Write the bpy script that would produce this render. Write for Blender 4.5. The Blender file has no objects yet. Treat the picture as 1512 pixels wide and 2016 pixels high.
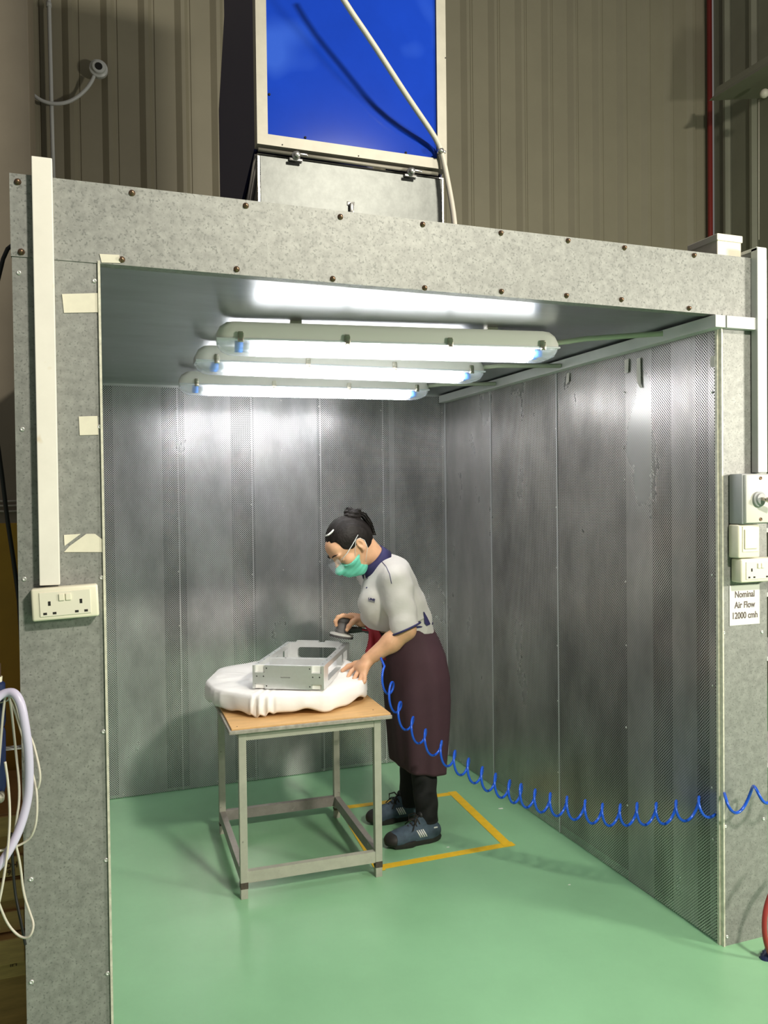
import bpy, bmesh, math, random
import numpy as np
from mathutils import Vector, Matrix
random.seed(7)
C = bpy.context.scene.collection
PI = math.pi

# ------------------------------------------------------------------ camera, world, lights, exposure
CAM = (-0.0496, -2.2475, 1.5835); YAW, PITCH, ROLL, FOC = -0.3521, -0.0179, -0.0117, 1606.64
cf = Vector((-math.sin(YAW)*math.cos(PITCH), math.cos(YAW)*math.cos(PITCH), math.sin(PITCH)))
cr = Vector((math.cos(YAW), math.sin(YAW), 0)); cu = cr.cross(cf)
cr, cu = cr*math.cos(ROLL)+cu*math.sin(ROLL), cu*math.cos(ROLL)-cr*math.sin(ROLL)
cd_ = bpy.data.cameras.new('camera'); cam = bpy.data.objects.new('camera', cd_); C.objects.link(cam)
cd_.sensor_fit = 'VERTICAL'; cd_.sensor_height = 24; cd_.lens = 24*FOC/2016; cd_.clip_start = .05; cd_.clip_end = 100
cam.matrix_world = Matrix(((cr.x, cu.x, -cf.x, CAM[0]), (cr.y, cu.y, -cf.y, CAM[1]), (cr.z, cu.z, -cf.z, CAM[2]), (0, 0, 0, 1)))
bpy.context.scene.camera = cam
w = bpy.data.worlds.new('world'); bpy.context.scene.world = w; w.use_nodes = True
w.node_tree.nodes['Background'].inputs[0].default_value = (1, .96, .90, 1)
w.node_tree.nodes['Background'].inputs[1].default_value = .16
def area(name, loc, target, sx, sy, power, col):
    l = bpy.data.lights.new(name, 'AREA'); l.shape = 'RECTANGLE'; l.size = sx; l.size_y = sy; l.energy = power; l.color = col
    o = bpy.data.objects.new(name, l); C.objects.link(o); o.location = loc
    o.rotation_euler = (Vector(target)-Vector(loc)).to_track_quat('-Z', 'Y').to_euler(); return o
area('key_light_right', (4.4, -2.6, 2.15), (1.6, 0.2, 1.1), .5, .35, 125, (1, .95, .82))  # out-of-view key light, set low to brighten the right column
area('bay_lamp_high', (2.05, -4.0, 4.22), (1.6, -0.5, .6), .5, .25, 270, (1, .94, .80))
LAMP_E = 19.0
vs = bpy.context.scene.view_settings
vs.view_transform = 'Standard'; vs.look = 'None'; vs.gamma = 1; vs.use_curve_mapping = False; vs.exposure = 0.0

def at(px, py, X=None, Y=None, Z=None):
    """the point of the place seen at a photo pixel, on the plane X, Y or Z"""
    d = cf + cr*((px-756)/FOC) + cu*((1008-py)/FOC)
    for i, v in enumerate((X, Y, Z)):
        if v is not None: return Vector(CAM)+d*((v-CAM[i])/d[i])

# ------------------------------------------------------------------ materials
def mat(name, col, rough=.5, metal=0, emit=None, var=0, vscale=20, bump=0, bscale=60, spec=None, stretch=None, speck=None, alpha=None, sheen=0):
    m = bpy.data.materials.new(name); m.use_nodes = True; nt = m.node_tree; b = nt.nodes['Principled BSDF']
    N = nt.nodes.new; L = nt.links.new
    b.inputs['Base Color'].default_value = (*col, 1); b.inputs['Roughness'].default_value = rough; b.inputs['Metallic'].default_value = metal
    if spec is not None: b.inputs['Specular IOR Level'].default_value = spec
    if emit: b.inputs['Emission Color'].default_value = (*col, 1); b.inputs['Emission Strength'].default_value = emit
    if sheen: b.inputs['Sheen Weight'].default_value = sheen
    if alpha is not None: b.inputs['Alpha'].default_value = alpha
    if var or bump or speck:
        tc = N('ShaderNodeTexCoord'); mp = N('ShaderNodeMapping'); L(tc.outputs['Object'], mp.inputs[0])
        if stretch: mp.inputs['Scale'].default_value = stretch
        out = None
        if var:
            n = N('ShaderNodeTexNoise'); n.inputs['Scale'].default_value = vscale; n.inputs['Detail'].default_value = 6; n.inputs['Roughness'].default_value = .65
            L(mp.outputs[0], n.inputs[0])
            r = N('ShaderNodeValToRGB'); r.color_ramp.elements[0].position = .3; r.color_ramp.elements[1].position = .7
            r.color_ramp.elements[0].color = (*[c*(1-var) for c in col], 1); r.color_ramp.elements[1].color = (*[min(1, c*(1+var)) for c in col], 1)
            L(n.outputs[0], r.inputs[0]); out = r.outputs[0]
        if speck:   # (scale, threshold, colour)
            v = N('ShaderNodeTexNoise'); v.inputs['Scale'].default_value = speck[0]; v.inputs['Detail'].default_value = 2
            L(mp.outputs[0], v.inputs[0])
            r2 = N('ShaderNodeValToRGB'); r2.color_ramp.elements[0].position = speck[1]; r2.color_ramp.elements[1].position = speck[1]+.09
            L(v.outputs[0], r2.inputs[0])
            mx = N('ShaderNodeMix'); mx.data_type = 'RGBA'; L(r2.outputs[0], mx.inputs[0])
            if out: L(out, mx.inputs[6])
            else: mx.inputs[6].default_value = (*col, 1)
            mx.inputs[7].default_value = (*speck[2], 1); out = mx.outputs[2]
        if out: L(out, b.inputs['Base Color'])
        if bump:
            n = N('ShaderNodeTexNoise'); n.inputs['Scale'].default_value = bscale; n.inputs['Detail'].default_value = 4; L(mp.outputs[0], n.inputs[0])
            bp = N('ShaderNodeBump'); bp.inputs['Strength'].default_value = bump; bp.inputs['Distance'].default_value = .01
            L(n.outputs[0], bp.inputs['Height']); L(bp.outputs[0], b.inputs['Normal'])
    return m
M = {}
M['galv'] = mat('galvanised', (.262, .265, .25), .50, .2, var=.22, vscale=46, speck=(165, .575, (.165, .17, .16)), bump=.05, bscale=8)
M['galv_clean'] = mat('galvanised_clean', (.095, .10, .095), .40, .6, var=.12, vscale=40, bump=.03, bscale=30)
M['ceil'] = mat('ceiling_sheet', (.40, .42, .44), .30, .95, var=.12, vscale=3, bump=.04, bscale=9, stretch=(1, 3, 1))
M['edge'] = mat('sheet_edge', (.62, .60, .50), .5, .1, var=.2, vscale=60)
M['pvc'] = mat('white_pvc', (.80, .77, .71), .4, var=.05, vscale=8)
M['pvc_dirty'] = mat('stained_pvc', (.80, .76, .70), .42, var=.06, vscale=6, speck=(16, .64, (.66, .56, .42)))
M['pvc_grey'] = mat('grey_pvc', (.56, .57, .56), .4, var=.05, vscale=8)
M['pipe'] = mat('pipe_pvc', (.50, .52, .42), .4)
M['cream'] = mat('cream_plastic', (.78, .74, .60), .35, var=.05, vscale=12)
M['cream2'] = mat('cream_plate', (.74, .71, .60), .3)
M['hole'] = mat('dark_hole', (.012, .011, .01), .8)
M['tape'] = mat('masking_tape', (.72, .68, .56), .7, var=.05, vscale=30)
M['bolt'] = mat('bronze_bolt', (.22, .14, .09), .35, .8, var=.3, vscale=200)
M['rivet'] = mat('rivet_steel', (.75, .75, .72), .3, .6)
M['rivhole'] = mat('rivet_hole', (.02, .02, .02), .7)
M['blue'] = mat('blue_panel', (.006, .045, .44), .09, spec=.35, var=.10, vscale=3, speck=(2.6, .56, (.03, .10, .58)))  # blotchy highlight haze painted into the colour as paler blue
M['navy'] = mat('blue_panel_shaded', (.008, .012, .07), .5)  # shade of the unit's unlit side put into the colour
M['alu'] = mat('cream_aluminium', (.33, .31, .255), .45, .2, var=.08, vscale=15)
M['steel'] = mat('bright_steel', (.62, .61, .58), .25, .9)
M['conduit'] = mat('flex_conduit', (.62, .58, .50), .45)
M['clad'] = mat('wall_cladding', (.27, .245, .175), .6, var=.06, vscale=2, bump=.02, bscale=4)
M['clad2'] = mat('wall_cladding_right', (.22, .22, .165), .6, var=.08, vscale=2)
M['plaster'] = mat('plaster', (.34, .29, .22), .8, var=.08, vscale=2)
M['redpipe'] = mat('red_pipe', (.20, .02, .015), .5)
M['lamp'] = mat('lamp_tube', (1, .985, .97), .5, emit=LAMP_E)
M['lampcap'] = mat('lamp_cap', (.06, .25, .75), .4)
M['lampgear'] = mat('lamp_end', (.72, .74, .78), .4)
M['lampbody'] = mat('lamp_body', (.80, .78, .73), .45)
M['clip'] = mat('clip_steel', (.50, .46, .38), .25, .9, bump=.1, bscale=90)
M['white_cable'] = mat('white_cable', (.62, .58, .50), .45)
M['black'] = mat('black_rubber', (.012, .012, .012), .5)
M['lilac'] = mat('lilac_hose', (.60, .56, .74), .35)
M['bluecoil'] = mat('blue_coil', (.012, .095, .62), .22)
M['redhose'] = mat('red_hose', (.30, .035, .03), .4)
M['navyhose'] = mat('navy_hose', (.01, .02, .08), .4)
M['yellow'] = mat('yellow_board', (.42, .215, .008), .5, var=.12, vscale=5, speck=(7, .72, (.30, .14, .01)))
M['wood'] = mat('crate_wood', (.40, .21, .07), .65, var=.22, vscale=7, stretch=(1, 1, 7))
M['woodl'] = mat('pallet_wood', (.52, .31, .12), .65, var=.2, vscale=9, stretch=(1, 1, 7))
M['ink'] = mat('stencil_ink', (.10, .04, .015), .7)
M['print'] = mat('sign_print', (.10, .075, .075), .6)
M['paper'] = mat('sign_paper', (.74, .72, .68), .6)
M['ply'] = mat('plywood_top', (.60, .36, .15), .6, var=.14, vscale=5, stretch=(1, 5, 1), speck=(26, .76, (.30, .17, .07)))
M['plyedge'] = mat('worn_edge', (.30, .28, .24), .6, var=.3, vscale=40)
M['greypaint'] = mat('grey_paint', (.36, .36, .30), .45, var=.1, vscale=18, speck=(38, .70, (.10, .085, .07)))
M['greypaint2'] = mat('grey_paint_rail', (.24, .22, .205), .4, var=.2, vscale=14, speck=(30, .68, (.42, .40, .36)))
M['chip'] = mat('chipped_foot', (.06, .045, .035), .6, var=.5, vscale=60)
M['cloth'] = mat('white_cloth', (.83, .81, .80), .85, bump=.25, bscale=14, sheen=.2)
M['alumachined'] = mat('machined_aluminium', (.74, .75, .74), .36, .75, var=.03, vscale=60)
M['alubright'] = mat('machined_pocket', (.90, .90, .90), .45, .5)
M['floortape'] = mat('yellow_tape', (.80, .50, .02), .5, var=.08, vscale=30, speck=(55, .72, (.45, .27, .02)))
M['skin'] = mat('skin', (.66, .37, .22), .5, var=.10, vscale=22, bump=.05, bscale=140)
M['skin'].node_tree.nodes['Principled BSDF'].inputs['Subsurface Weight'].default_value = .08
M['nail'] = mat('nail', (.72, .45, .36), .3)
M['lip'] = mat('lip', (.42, .15, .12), .4)
M['hair'] = mat('hair', (.012, .009, .008), .5, spec=.22, var=.5, vscale=30, stretch=(1, 5, 1), bump=.3, bscale=60)
M['shirt'] = mat('grey_shirt', (.50, .48, .455), .85, bump=.5, bscale=11, sheen=.2)
M['navycl'] = mat('navy_cloth', (.022, .020, .085), .8)
M['apron'] = mat('maroon_apron', (.052, .020, .030), .8, var=.12, vscale=6, bump=.2, bscale=9)
M['redcl'] = mat('red_cloth', (.33, .015, .03), .7, bump=.3, bscale=25)
M['trouser'] = mat('black_trouser', (.006, .006, .007), .85)
M['mask'] = mat('mint_mask', (.14, .56, .42), .8, bump=.3, bscale=30)
M['loop'] = mat('ear_loop', (.80, .78, .72), .7)
M['sock'] = mat('white_sock', (.60, .58, .56), .9)
M['suede'] = mat('blue_suede', (.055, .085, .12), .8, var=.25, vscale=35)
M['sole'] = mat('black_sole', (.018, .016, .015), .6)
M['lace'] = mat('black_lace', (.02, .016, .013), .7)
M['stripe'] = mat('white_stripe', (.75, .74, .72), .5)
M['toolgrey'] = mat('tool_grey', (.15, .145, .145), .38)
M['tooldark'] = mat('tool_dark', (.04, .055, .05), .5, var=.3, vscale=90)
M['disc'] = mat('sanding_disc', (.50, .49, .46), .7)
M['pad'] = mat('disc_pad', (.06, .055, .055), .6)
M['switch'] = mat('isolator_grey', (.36, .37, .38), .4)
M['switchface'] = mat('isolator_face', (.60, .59, .54), .35, speck=(60, .74, (.40, .39, .34)))
M['brick'] = mat('blue_bin', (.02, .06, .22), .5)

def glass(name, tint, mixf, rough=.1):
    m = bpy.data.materials.new(name); m.use_nodes = True; nt = m.node_tree; nt.nodes.clear()
    o = nt.nodes.new('ShaderNodeOutputMaterial'); t = nt.nodes.new('ShaderNodeBsdfTransparent'); t.inputs[0].default_value = (*tint, 1)
    g = nt.nodes.new('ShaderNodeBsdfPrincipled'); g.inputs['Base Color'].default_value = (.85, .87, .88, 1); g.inputs['Roughness'].default_value = rough
    x = nt.nodes.new('ShaderNodeMixShader'); x.inputs[0].default_value = mixf
    nt.links.new(t.outputs[0], x.inputs[1]); nt.links.new(g.outputs[0], x.inputs[2]); nt.links.new(x.outputs[0], o.inputs[0]); return m
M['lens'] = glass('lamp_lens', (.97, .98, 1), .30, .25)
M['goggle'] = glass('clear_lens', (.94, .96, .98), .13, .08)

def perf(name, ua, ub, base=(.70, .70, .71)):
    """perforated sheet: real see-through holes on a 45 degree lattice, 12 mm pitch"""
    m = bpy.data.materials.new(name); m.use_nodes = True; nt = m.node_tree; N = nt.nodes.new; L = nt.links.new
    b = nt.nodes['Principled BSDF']; out = nt.nodes['Material Output']
    b.inputs['Metallic'].default_value = .65; b.inputs['Roughness'].default_value = .30
    tc = N('ShaderNodeTexCoord'); sx = N('ShaderNodeSeparateXYZ'); L(tc.outputs['Object'], sx.inputs[0])
    def mth(op, a, b_=None):
        n = N('ShaderNodeMath'); n.operation = op
        for k, v in enumerate((a, b_)):
            if v is None: continue
            if isinstance(v, (int, float)): n.inputs[k].default_value = v
            else: L(v, n.inputs[k])
        return n.outputs[0]
    u, v = sx.outputs[ua], sx.outputs[ub]
    def fr(x):
        return mth('SUBTRACT', mth('FRACT', mth('ADD', x, 100.5)), .5)
    a = fr(mth('DIVIDE', mth('ADD', u, v), .0115)); c = fr(mth('DIVIDE', mth('SUBTRACT', u, v), .0115))
    d2 = mth('ADD', mth('MULTIPLY', a, a), mth('MULTIPLY', c, c))
    hole = mth('LESS_THAN', d2, .345*.345)
    n = N('ShaderNodeTexNoise'); n.inputs['Scale'].default_value = 2.2; n.inputs['Detail'].default_value = 7; n.inputs['Roughness'].default_value = .6
    mp = N('ShaderNodeMapping'); mp.inputs['Scale'].default_value = (1.6, 1.6, .7); L(tc.outputs['Object'], mp.inputs[0]); L(mp.outputs[0], n.inputs[0])
    r = N('ShaderNodeValToRGB'); r.color_ramp.elements[0].position = .35; r.color_ramp.elements[1].position = .65
    r.color_ramp.elements[0].color = (*[k*.62 for k in base], 1); r.color_ramp.elements[1].color = (*[k*1.2 for k in base], 1)
    L(n.outputs[0], r.inputs[0]); L(r.outputs[0], b.inputs['Base Color'])
    rr = N('ShaderNodeMapRange'); rr.inputs[1].default_value = .3; rr.inputs[2].default_value = .7; rr.inputs[3].default_value = .36; rr.inputs[4].default_value = .26
    L(n.outputs[0], rr.inputs[0]); L(rr.outputs[0], b.inputs['Roughness'])
    t = N('ShaderNodeBsdfTransparent'); x = N('ShaderNodeMixShader'); L(hole, x.inputs[0]); L(b.outputs[0], x.inputs[1]); L(t.outputs[0], x.inputs[2]); L(x.outputs[0], out.inputs[0])
    return m
M['perf_back'] = perf('perforated_back', 0, 2)
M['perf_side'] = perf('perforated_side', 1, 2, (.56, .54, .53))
M['joint'] = mat('joint_strip', (.60, .60, .61), .35, .5)
M['filter'] = mat('filter_pad', (.016, .015, .014), .9)
M['strip'] = mat('backing_strip', (.24, .24, .245), .6, 0)

def floor_mat():
    m = mat('epoxy_floor', (.235, .47, .265), .32, var=.10, vscale=1.3, bump=.02, bscale=3, speck=(5, .78, (.30, .38, .30)))
    return m
M['floor'] = floor_mat()

# ------------------------------------------------------------------ mesh helpers
def wloc(o):
    v = Vector((0, 0, 0))
    while o is not None: v += o.location; o = o.parent
    return v
def link(name, me, m, parent=None, smooth=False):
    """MESH data in world coordinates becomes one object under PARENT"""
    if parent is not None:
        me.transform(Matrix.Translation(-wloc(parent)))
    o = bpy.data.objects.new(name, me); C.objects.link(o)
    if m is not None:
        for q in (m if isinstance(m, (list, tuple)) else [m]): me.materials.append(M[q] if isinstance(q, str) else q)
    o.parent = parent
    if smooth:
        for p in me.polygons: p.use_smooth = True
    return o
class MB:
    def __init__(s): s.b = bmesh.new()
    def box(s, lo, hi, bev=0, rot=None, seg=2, mi=0):
        lo, hi = Vector(lo), Vector(hi); c = (lo+hi)/2; d = hi-lo
        r = bmesh.ops.create_cube(s.b, size=1); vs_ = r['verts']
        for v in vs_: v.co = Vector((v.co.x*d.x, v.co.y*d.y, v.co.z*d.z))
        if bev:
            es = list({e for v in vs_ for e in v.link_edges})
            r = bmesh.ops.bevel(s.b, geom=es, offset=bev, segments=seg, affect='EDGES', profile=.5); vs_ = list({v for f in r['faces'] for v in f.verts} | {v for v in vs_ if v.is_valid})
        T = Matrix.Translation(c) @ (rot.to_4x4() if rot else Matrix.Identity(4))
        for v in vs_: v.co = T @ v.co
        if mi:
            for f in {f for v in vs_ for f in v.link_faces}: f.material_index = mi
        return s
    def cyl(s, a, b, r, r2=None, n=20, mi=0):
        a, b = Vector(a), Vector(b); d = b-a; r2 = r if r2 is None else r2
        q = bmesh.ops.create_cone(s.b, cap_ends=True, segments=n, radius1=r, radius2=r2, depth=d.length)
        T = Matrix.Translation((a+b)/2) @ d.to_track_quat('Z', 'Y').to_matrix().to_4x4()
        for v in q['verts']: v.co = T @ v.co
        if mi:
            for f in {f for v in q['verts'] for f in v.link_faces}: f.material_index = mi
        return s
    def ball(s, c, rad, rot=None, n=16):
        q = bmesh.ops.create_uvsphere(s.b, u_segments=n, v_segments=max(6, n//2), radius=1)
        R_ = rot.to_4x4() if rot else Matrix.Identity(4)
        rad = rad if isinstance(rad, (tuple, list, Vector)) else (rad,)*3
        for v in q['verts']: v.co = Vector(c) + (R_ @ Vector((v.co.x*rad[0], v.co.y*rad[1], v.co.z*rad[2])))
        return s
    def tube(s, pts, r, n=10, closed=False):
        pts = [Vector(p) for p in pts]; m = len(pts); rings = []
        rs = r if isinstance(r, (list, tuple)) else [r]*m
        up = None
        for i, p in enumerate(pts):
            t = (pts[min(i+1, m-1)]-pts[max(i-1, 0)])
            t = t.normalized() if t.length > 1e-9 else Vector((0, 0, 1))
            if up is None: up = t.orthogonal().normalized()
            up = (up - t*up.dot(t)); up = up.normalized() if up.length > 1e-6 else t.orthogonal().normalized()
            sd = t.cross(up)
            rings.append([s.b.verts.new(p+(up*math.cos(2*PI*k/n)+sd*math.sin(2*PI*k/n))*rs[i]) for k in range(n)])
        for i in range(m-1):
            for k in range(n): s.b.faces.new((rings[i][k], rings[i][(k+1) % n], rings[i+1][(k+1) % n], rings[i+1][k]))
        s.b.faces.new(rings[0][::-1]); s.b.faces.new(rings[-1]); return s
    def lathe(s, prof, org, axis=(0, 0, 1), n=28):
        q = Vector(axis).normalized().to_track_quat('Z', 'Y').to_matrix(); rings = []
        for r, h in prof: rings.append([s.b.verts.new(Vector(org)+q @ Vector((r*math.cos(2*PI*k/n), r*math.sin(2*PI*k/n), h))) for k in range(n)])
        for i in range(len(prof)-1):
            for k in range(n): s.b.faces.new((rings[i][k], rings[i][(k+1) % n], rings[i+1][(k+1) % n], rings[i+1][k]))
        s.b.faces.new(rings[0][::-1]); s.b.faces.new(rings[-1]); return s
    def prism(s, poly, off):
        """POLY 3D points, extruded by vector OFF"""
        off = Vector(off); a = [s.b.verts.new(Vector(p)) for p in poly]; b = [s.b.verts.new(Vector(p)+off) for p in poly]; n = len(poly)
        s.b.faces.new(a[::-1]); s.b.faces.new(b)
        for i in range(n): s.b.faces.new((a[i], a[(i+1) % n], b[(i+1) % n], b[i]))
        return s
    def loft(s, rings, cap=True):
        R_ = [[s.b.verts.new(Vector(p)) for p in r] for r in rings]; n = len(R_[0])
        for i in range(len(R_)-1):
            for k in range(n): s.b.faces.new((R_[i][k], R_[i][(k+1) % n], R_[i+1][(k+1) % n], R_[i+1][k]))
        if cap: s.b.faces.new(R_[0][::-1]); s.b.faces.new(R_[-1])
        return s
    def build(s, name, m, parent=None, smooth=False, ang=None):
        bmesh.ops.recalc_face_normals(s.b, faces=s.b.faces)
        me = bpy.data.meshes.new(name); s.b.to_mesh(me); s.b.free()
        o = link(name, me, m, parent, smooth or ang is not None)
        if ang is not None:
            me.set_sharp_from_angle(angle=math.radians(ang))
        return o
def tag(o, label=None, cat=None, group=None, kind=None):
    if label: o['label'] = label
    if cat: o['category'] = cat
    if group: o['group'] = group
    if kind: o['kind'] = kind
    return o
def thing(name, loc, label, cat, group=None):
    o = bpy.data.objects.new(name, None); C.objects.link(o); o.location = loc; o.empty_display_size = .05
    return tag(o, label, cat, group)
def copies(src, locs, parent=None):
    for l in locs:
        c = src.copy(); C.objects.link(c); c.parent = parent if parent is not None else src.parent; c.location = l
def text_mesh(txt, size, width=1.0, bold=0.0, extrude=.0006):
    cu_ = bpy.data.curves.new('lettering', 'FONT'); cu_.body = txt; cu_.size = size; cu_.align_x = 'CENTER'; cu_.align_y = 'CENTER'; cu_.extrude = extrude; cu_.offset = bold
    o = bpy.data.objects.new('lettering', cu_); C.objects.link(o); dg = bpy.context.evaluated_depsgraph_get()
    me = bpy.data.meshes.new_from_object(o.evaluated_get(dg)); bpy.data.objects.remove(o)
    me.transform(Matrix.Diagonal((width, 1, 1, 1))); return me
def letters(name, txt, size, m, parent, mtx, width=1.0, bold=0.0, extrude=.0006):
    me = text_mesh(txt, size, width, bold, extrude); me.transform(mtx); me.materials.clear(); return link(name, me, m, parent)
FACE_FRONT = Matrix(((1, 0, 0, 0), (0, 0, -1, 0), (0, 1, 0, 0), (0, 0, 0, 1)))   # text facing -Y

# ------------------------------------------------------------------ signed distance modelling (for the person and soft goods)
class SDF:
    def __init__(s, lo, hi, h):
        s.lo = np.array(lo, float); s.h = h; s.n = np.ceil((np.array(hi, float)-s.lo)/h).astype(int)+1
        s.D = np.full(s.n, .5, np.float32)
    def grid(s, lo, hi):
        a = np.clip(np.floor((np.array(lo)-s.lo)/s.h).astype(int), 0, s.n); b = np.clip(np.ceil((np.array(hi)-s.lo)/s.h).astype(int)+1, 0, s.n)
        if np.any(b <= a): return None, None
        ax = [(s.lo[i]+s.h*np.arange(a[i], b[i])).astype(np.float32) for i in range(3)]
        return tuple(slice(a[i], b[i]) for i in range(3)), (ax[0][:, None, None], ax[1][None, :, None], ax[2][None, None, :])
    def smin(s, sl, d, k):
        D = s.D[sl]
        if k <= 0: np.minimum(D, d, out=D); return
        h = np.maximum(k-np.abs(D-d), 0)/k
        s.D[sl] = np.minimum(D, d)-h*h*k*.25
    def cone(s, a, b, ra, rb, k=.01, grow=0):
        a = np.array(a, float); b = np.array(b, float); ra += grow; rb += grow; m = max(ra, rb)+k+3*s.h
        sl, g = s.grid(np.minimum(a, b)-m, np.maximum(a, b)+m)
        if sl is None: return s
        s.smin(sl, s._cone(g, a, b, ra, rb), k); return s
    @staticmethod
    def _cone(g, a, b, ra, rb):
        ba = b-a; L = float(ba@ba)+1e-12
        px, py, pz = g[0]-a[0], g[1]-a[1], g[2]-a[2]
        t = np.clip((px*ba[0]+py*ba[1]+pz*ba[2])/L, 0, 1)
        return (np.sqrt((px-t*ba[0])**2+(py-t*ba[1])**2+(pz-t*ba[2])**2)-(ra+(rb-ra)*t)).astype(np.float32)
    def ell(s, c, r, R=None, k=.01, grow=0):
        c = np.array(c, float); r = np.array(r, float)+grow; m = float(max(r))+k+3*s.h
        sl, g = s.grid(c-m, c+m)
        if sl is None: return s
        s.smin(sl, s._ell(g, c, r, R), k); return s
    @staticmethod
    def _ell(g, c, r, R):
        p = [g[i]-c[i] for i in range(3)]
        if R is not None:  # rows of R are the local axes
            p = [p[0]*R[i][0]+p[1]*R[i][1]+p[2]*R[i][2] for i in range(3)]
        k0 = np.sqrt((p[0]/r[0])**2+(p[1]/r[1])**2+(p[2]/r[2])**2); k1 = np.sqrt((p[0]/r[0]**2)**2+(p[1]/r[1]**2)**2+(p[2]/r[2]**2)**2)+1e-9
        return (k0*(k0-1)/k1).astype(np.float32)
    def cut_ell(s, c, r, R=None, k=.006):
        c = np.array(c, float); r = np.array(r, float); m = float(max(r))+k+3*s.h; sl, g = s.grid(c-m, c+m)
        if sl is None: return s
        d = -s._ell(g, c, r, R); D = s.D[sl]; h = np.maximum(k-np.abs(D-d), 0)/k; s.D[sl] = np.maximum(D, d)+h*h*k*.25; return s
    def cut_cone(s, a, b, ra, rb):
        a = np.array(a, float); b = np.array(b, float); m = max(ra, rb)+3*s.h; sl, g = s.grid(np.minimum(a, b)-m, np.maximum(a, b)+m)
        if sl is None: return s
        s.D[sl] = np.maximum(s.D[sl], -s._cone(g, a, b, ra, rb)); return s
    def keep(s, f):
        """intersect with f(x,y,z) < 0 over the whole grid"""
        sl, g = s.grid(s.lo, s.lo+s.h*s.n); np.maximum(s.D, f(*g).astype(np.float32), out=s.D); return s
    def add(s, f):
        sl, g = s.grid(s.lo, s.lo+s.h*s.n); s.D += f(*g).astype(np.float32); return s
    def mesh(s, name, m, parent=None):
        D = s.D; I = D < 0
        c = [(i, j, k) for i in (0, 1) for j in (0, 1) for k in (0, 1)]
        sub = lambda A, o: A[o[0]:A.shape[0]-1+o[0], o[1]:A.shape[1]-1+o[1], o[2]:A.shape[2]-1+o[2]]
        anyi = sub(I, c[0]).copy(); alli = anyi.copy()
        for o in c[1:]:
            q = sub(I, o); anyi |= q; alli &= q
        act = anyi & ~alli; idx = np.argwhere(act); nv = len(idx)
        vid = np.full(act.shape, -1, np.int32); vid[act] = np.arange(nv)
        acc = np.zeros((nv, 3)); cnt = np.zeros(nv)
        for o in c:
            for ax in range(3):
                if o[ax]: continue
                o2 = list(o); o2[ax] = 1
                v0 = D[idx[:, 0]+o[0], idx[:, 1]+o[1], idx[:, 2]+o[2]]; v1 = D[idx[:, 0]+o2[0], idx[:, 1]+o2[1], idx[:, 2]+o2[2]]
                cr_ = (v0 < 0) != (v1 < 0); t = v0/(v0-v1+1e-20)
                p = np.repeat(np.array(o, float)[None], nv, 0); p[:, ax] += np.where(cr_, t, 0)
                acc += p*cr_[:, None]; cnt += cr_
        V = (idx+acc/cnt[:, None])*s.h+s.lo
        F = []
        for ax in range(3):
            a1, a2 = (ax+1) % 3, (ax+2) % 3
            A = np.take(I, range(0, I.shape[ax]-1), ax); B = np.take(I, range(1, I.shape[ax]), ax); e = np.argwhere(A != B)
            e = e[(e[:, a1] > 0) & (e[:, a2] > 0) & (e[:, a1] < I.shape[a1]-1) & (e[:, a2] < I.shape[a2]-1)]
            ins = A[e[:, 0], e[:, 1], e[:, 2]]
            q = []
            for d1, d2 in ((0, 0), (-1, 0), (-1, -1), (0, -1)):
                z = e.copy(); z[:, a1] += d1; z[:, a2] += d2; q.append(vid[z[:, 0], z[:, 1], z[:, 2]])
            q = np.stack(q, 1); q[~ins] = q[~ins][:, ::-1]; F.append(q)
        F = np.concatenate(F); F = F[(F >= 0).all(1)]
        me = bpy.data.meshes.new(name); me.vertices.add(nv); me.vertices.foreach_set('co', V.ravel())
        me.loops.add(F.size); me.loops.foreach_set('vertex_index', F.ravel().astype(np.int32)); me.polygons.add(len(F))
        me.polygons.foreach_set('loop_start', np.arange(0, F.size, 4, dtype=np.int32)); me.update(calc_edges=True); me.validate()
        o = link(name, me, m, parent, True); return o

# ------------------------------------------------------------------ the hall
W, D, H = 2.0202, 2.2884, 2.2; LX, RX, TOP = -.2087, 2.2215, 2.4045
tag(MB().box((-3, -5, -.05), (5.35, 3.65, 0)).build('floor', 'floor'), kind='structure')
def cladding(name, m, p0, dirv, nrm, length, ztop, pitch=.243, dep=.034, ph=0.0, rib=(.105, .145, .170, .195)):
    """corrugated sheet: profile run along DIRV, ribs standing out by NRM"""
    p0, dirv, nrm = Vector(p0), Vector(dirv), Vector(nrm); prof = [(0, 0)]; x = ph
    while x < length-pitch:
        for dx, dd in ((rib[0], 0), (rib[1], dep), (rib[2], dep), (rib[3], 0), (rib[3]+.012, 0), (rib[3]+.014, -.006), (rib[3]+.018, 0)): prof.append((x+dx, dd))
        x += pitch
    prof.append((length, 0)); b = MB(); lo, hi = [], []
    for x, d in prof:
        p = p0+dirv*x+nrm*d; lo.append(b.b.verts.new(p)); hi.append(b.b.verts.new(p+Vector((0, 0, ztop))))
    for i in range(len(prof)-1): b.b.faces.new((lo[i], lo[i+1], hi[i+1], hi[i]))
    o = b.build(name, m); return tag(o, kind='structure')
WY = 3.6
cladding('wall_back', 'clad', (-2.0, WY, 0), (1, 0, 0), (0, -1, 0), 7.25, 6.6, ph=.06)
cladding('wall_right', 'clad2', (5.27, WY, 0), (0, -1, 0), (-1, 0, 0), 2.6, 6.6, pitch=.30)
tag(MB().box((-3, 2.8, 0), (-.30, 3.45, 6.6), .004).build('wall_left', 'plaster'), kind='structure')
tag(MB().cyl((5.17, WY-.06, 0), (5.17, WY-.06, 6.6), .022).build('red_downpipe', 'redpipe', smooth=True), 'dark red vertical pipe in the corner of the corrugated wall', 'pipe')
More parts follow.
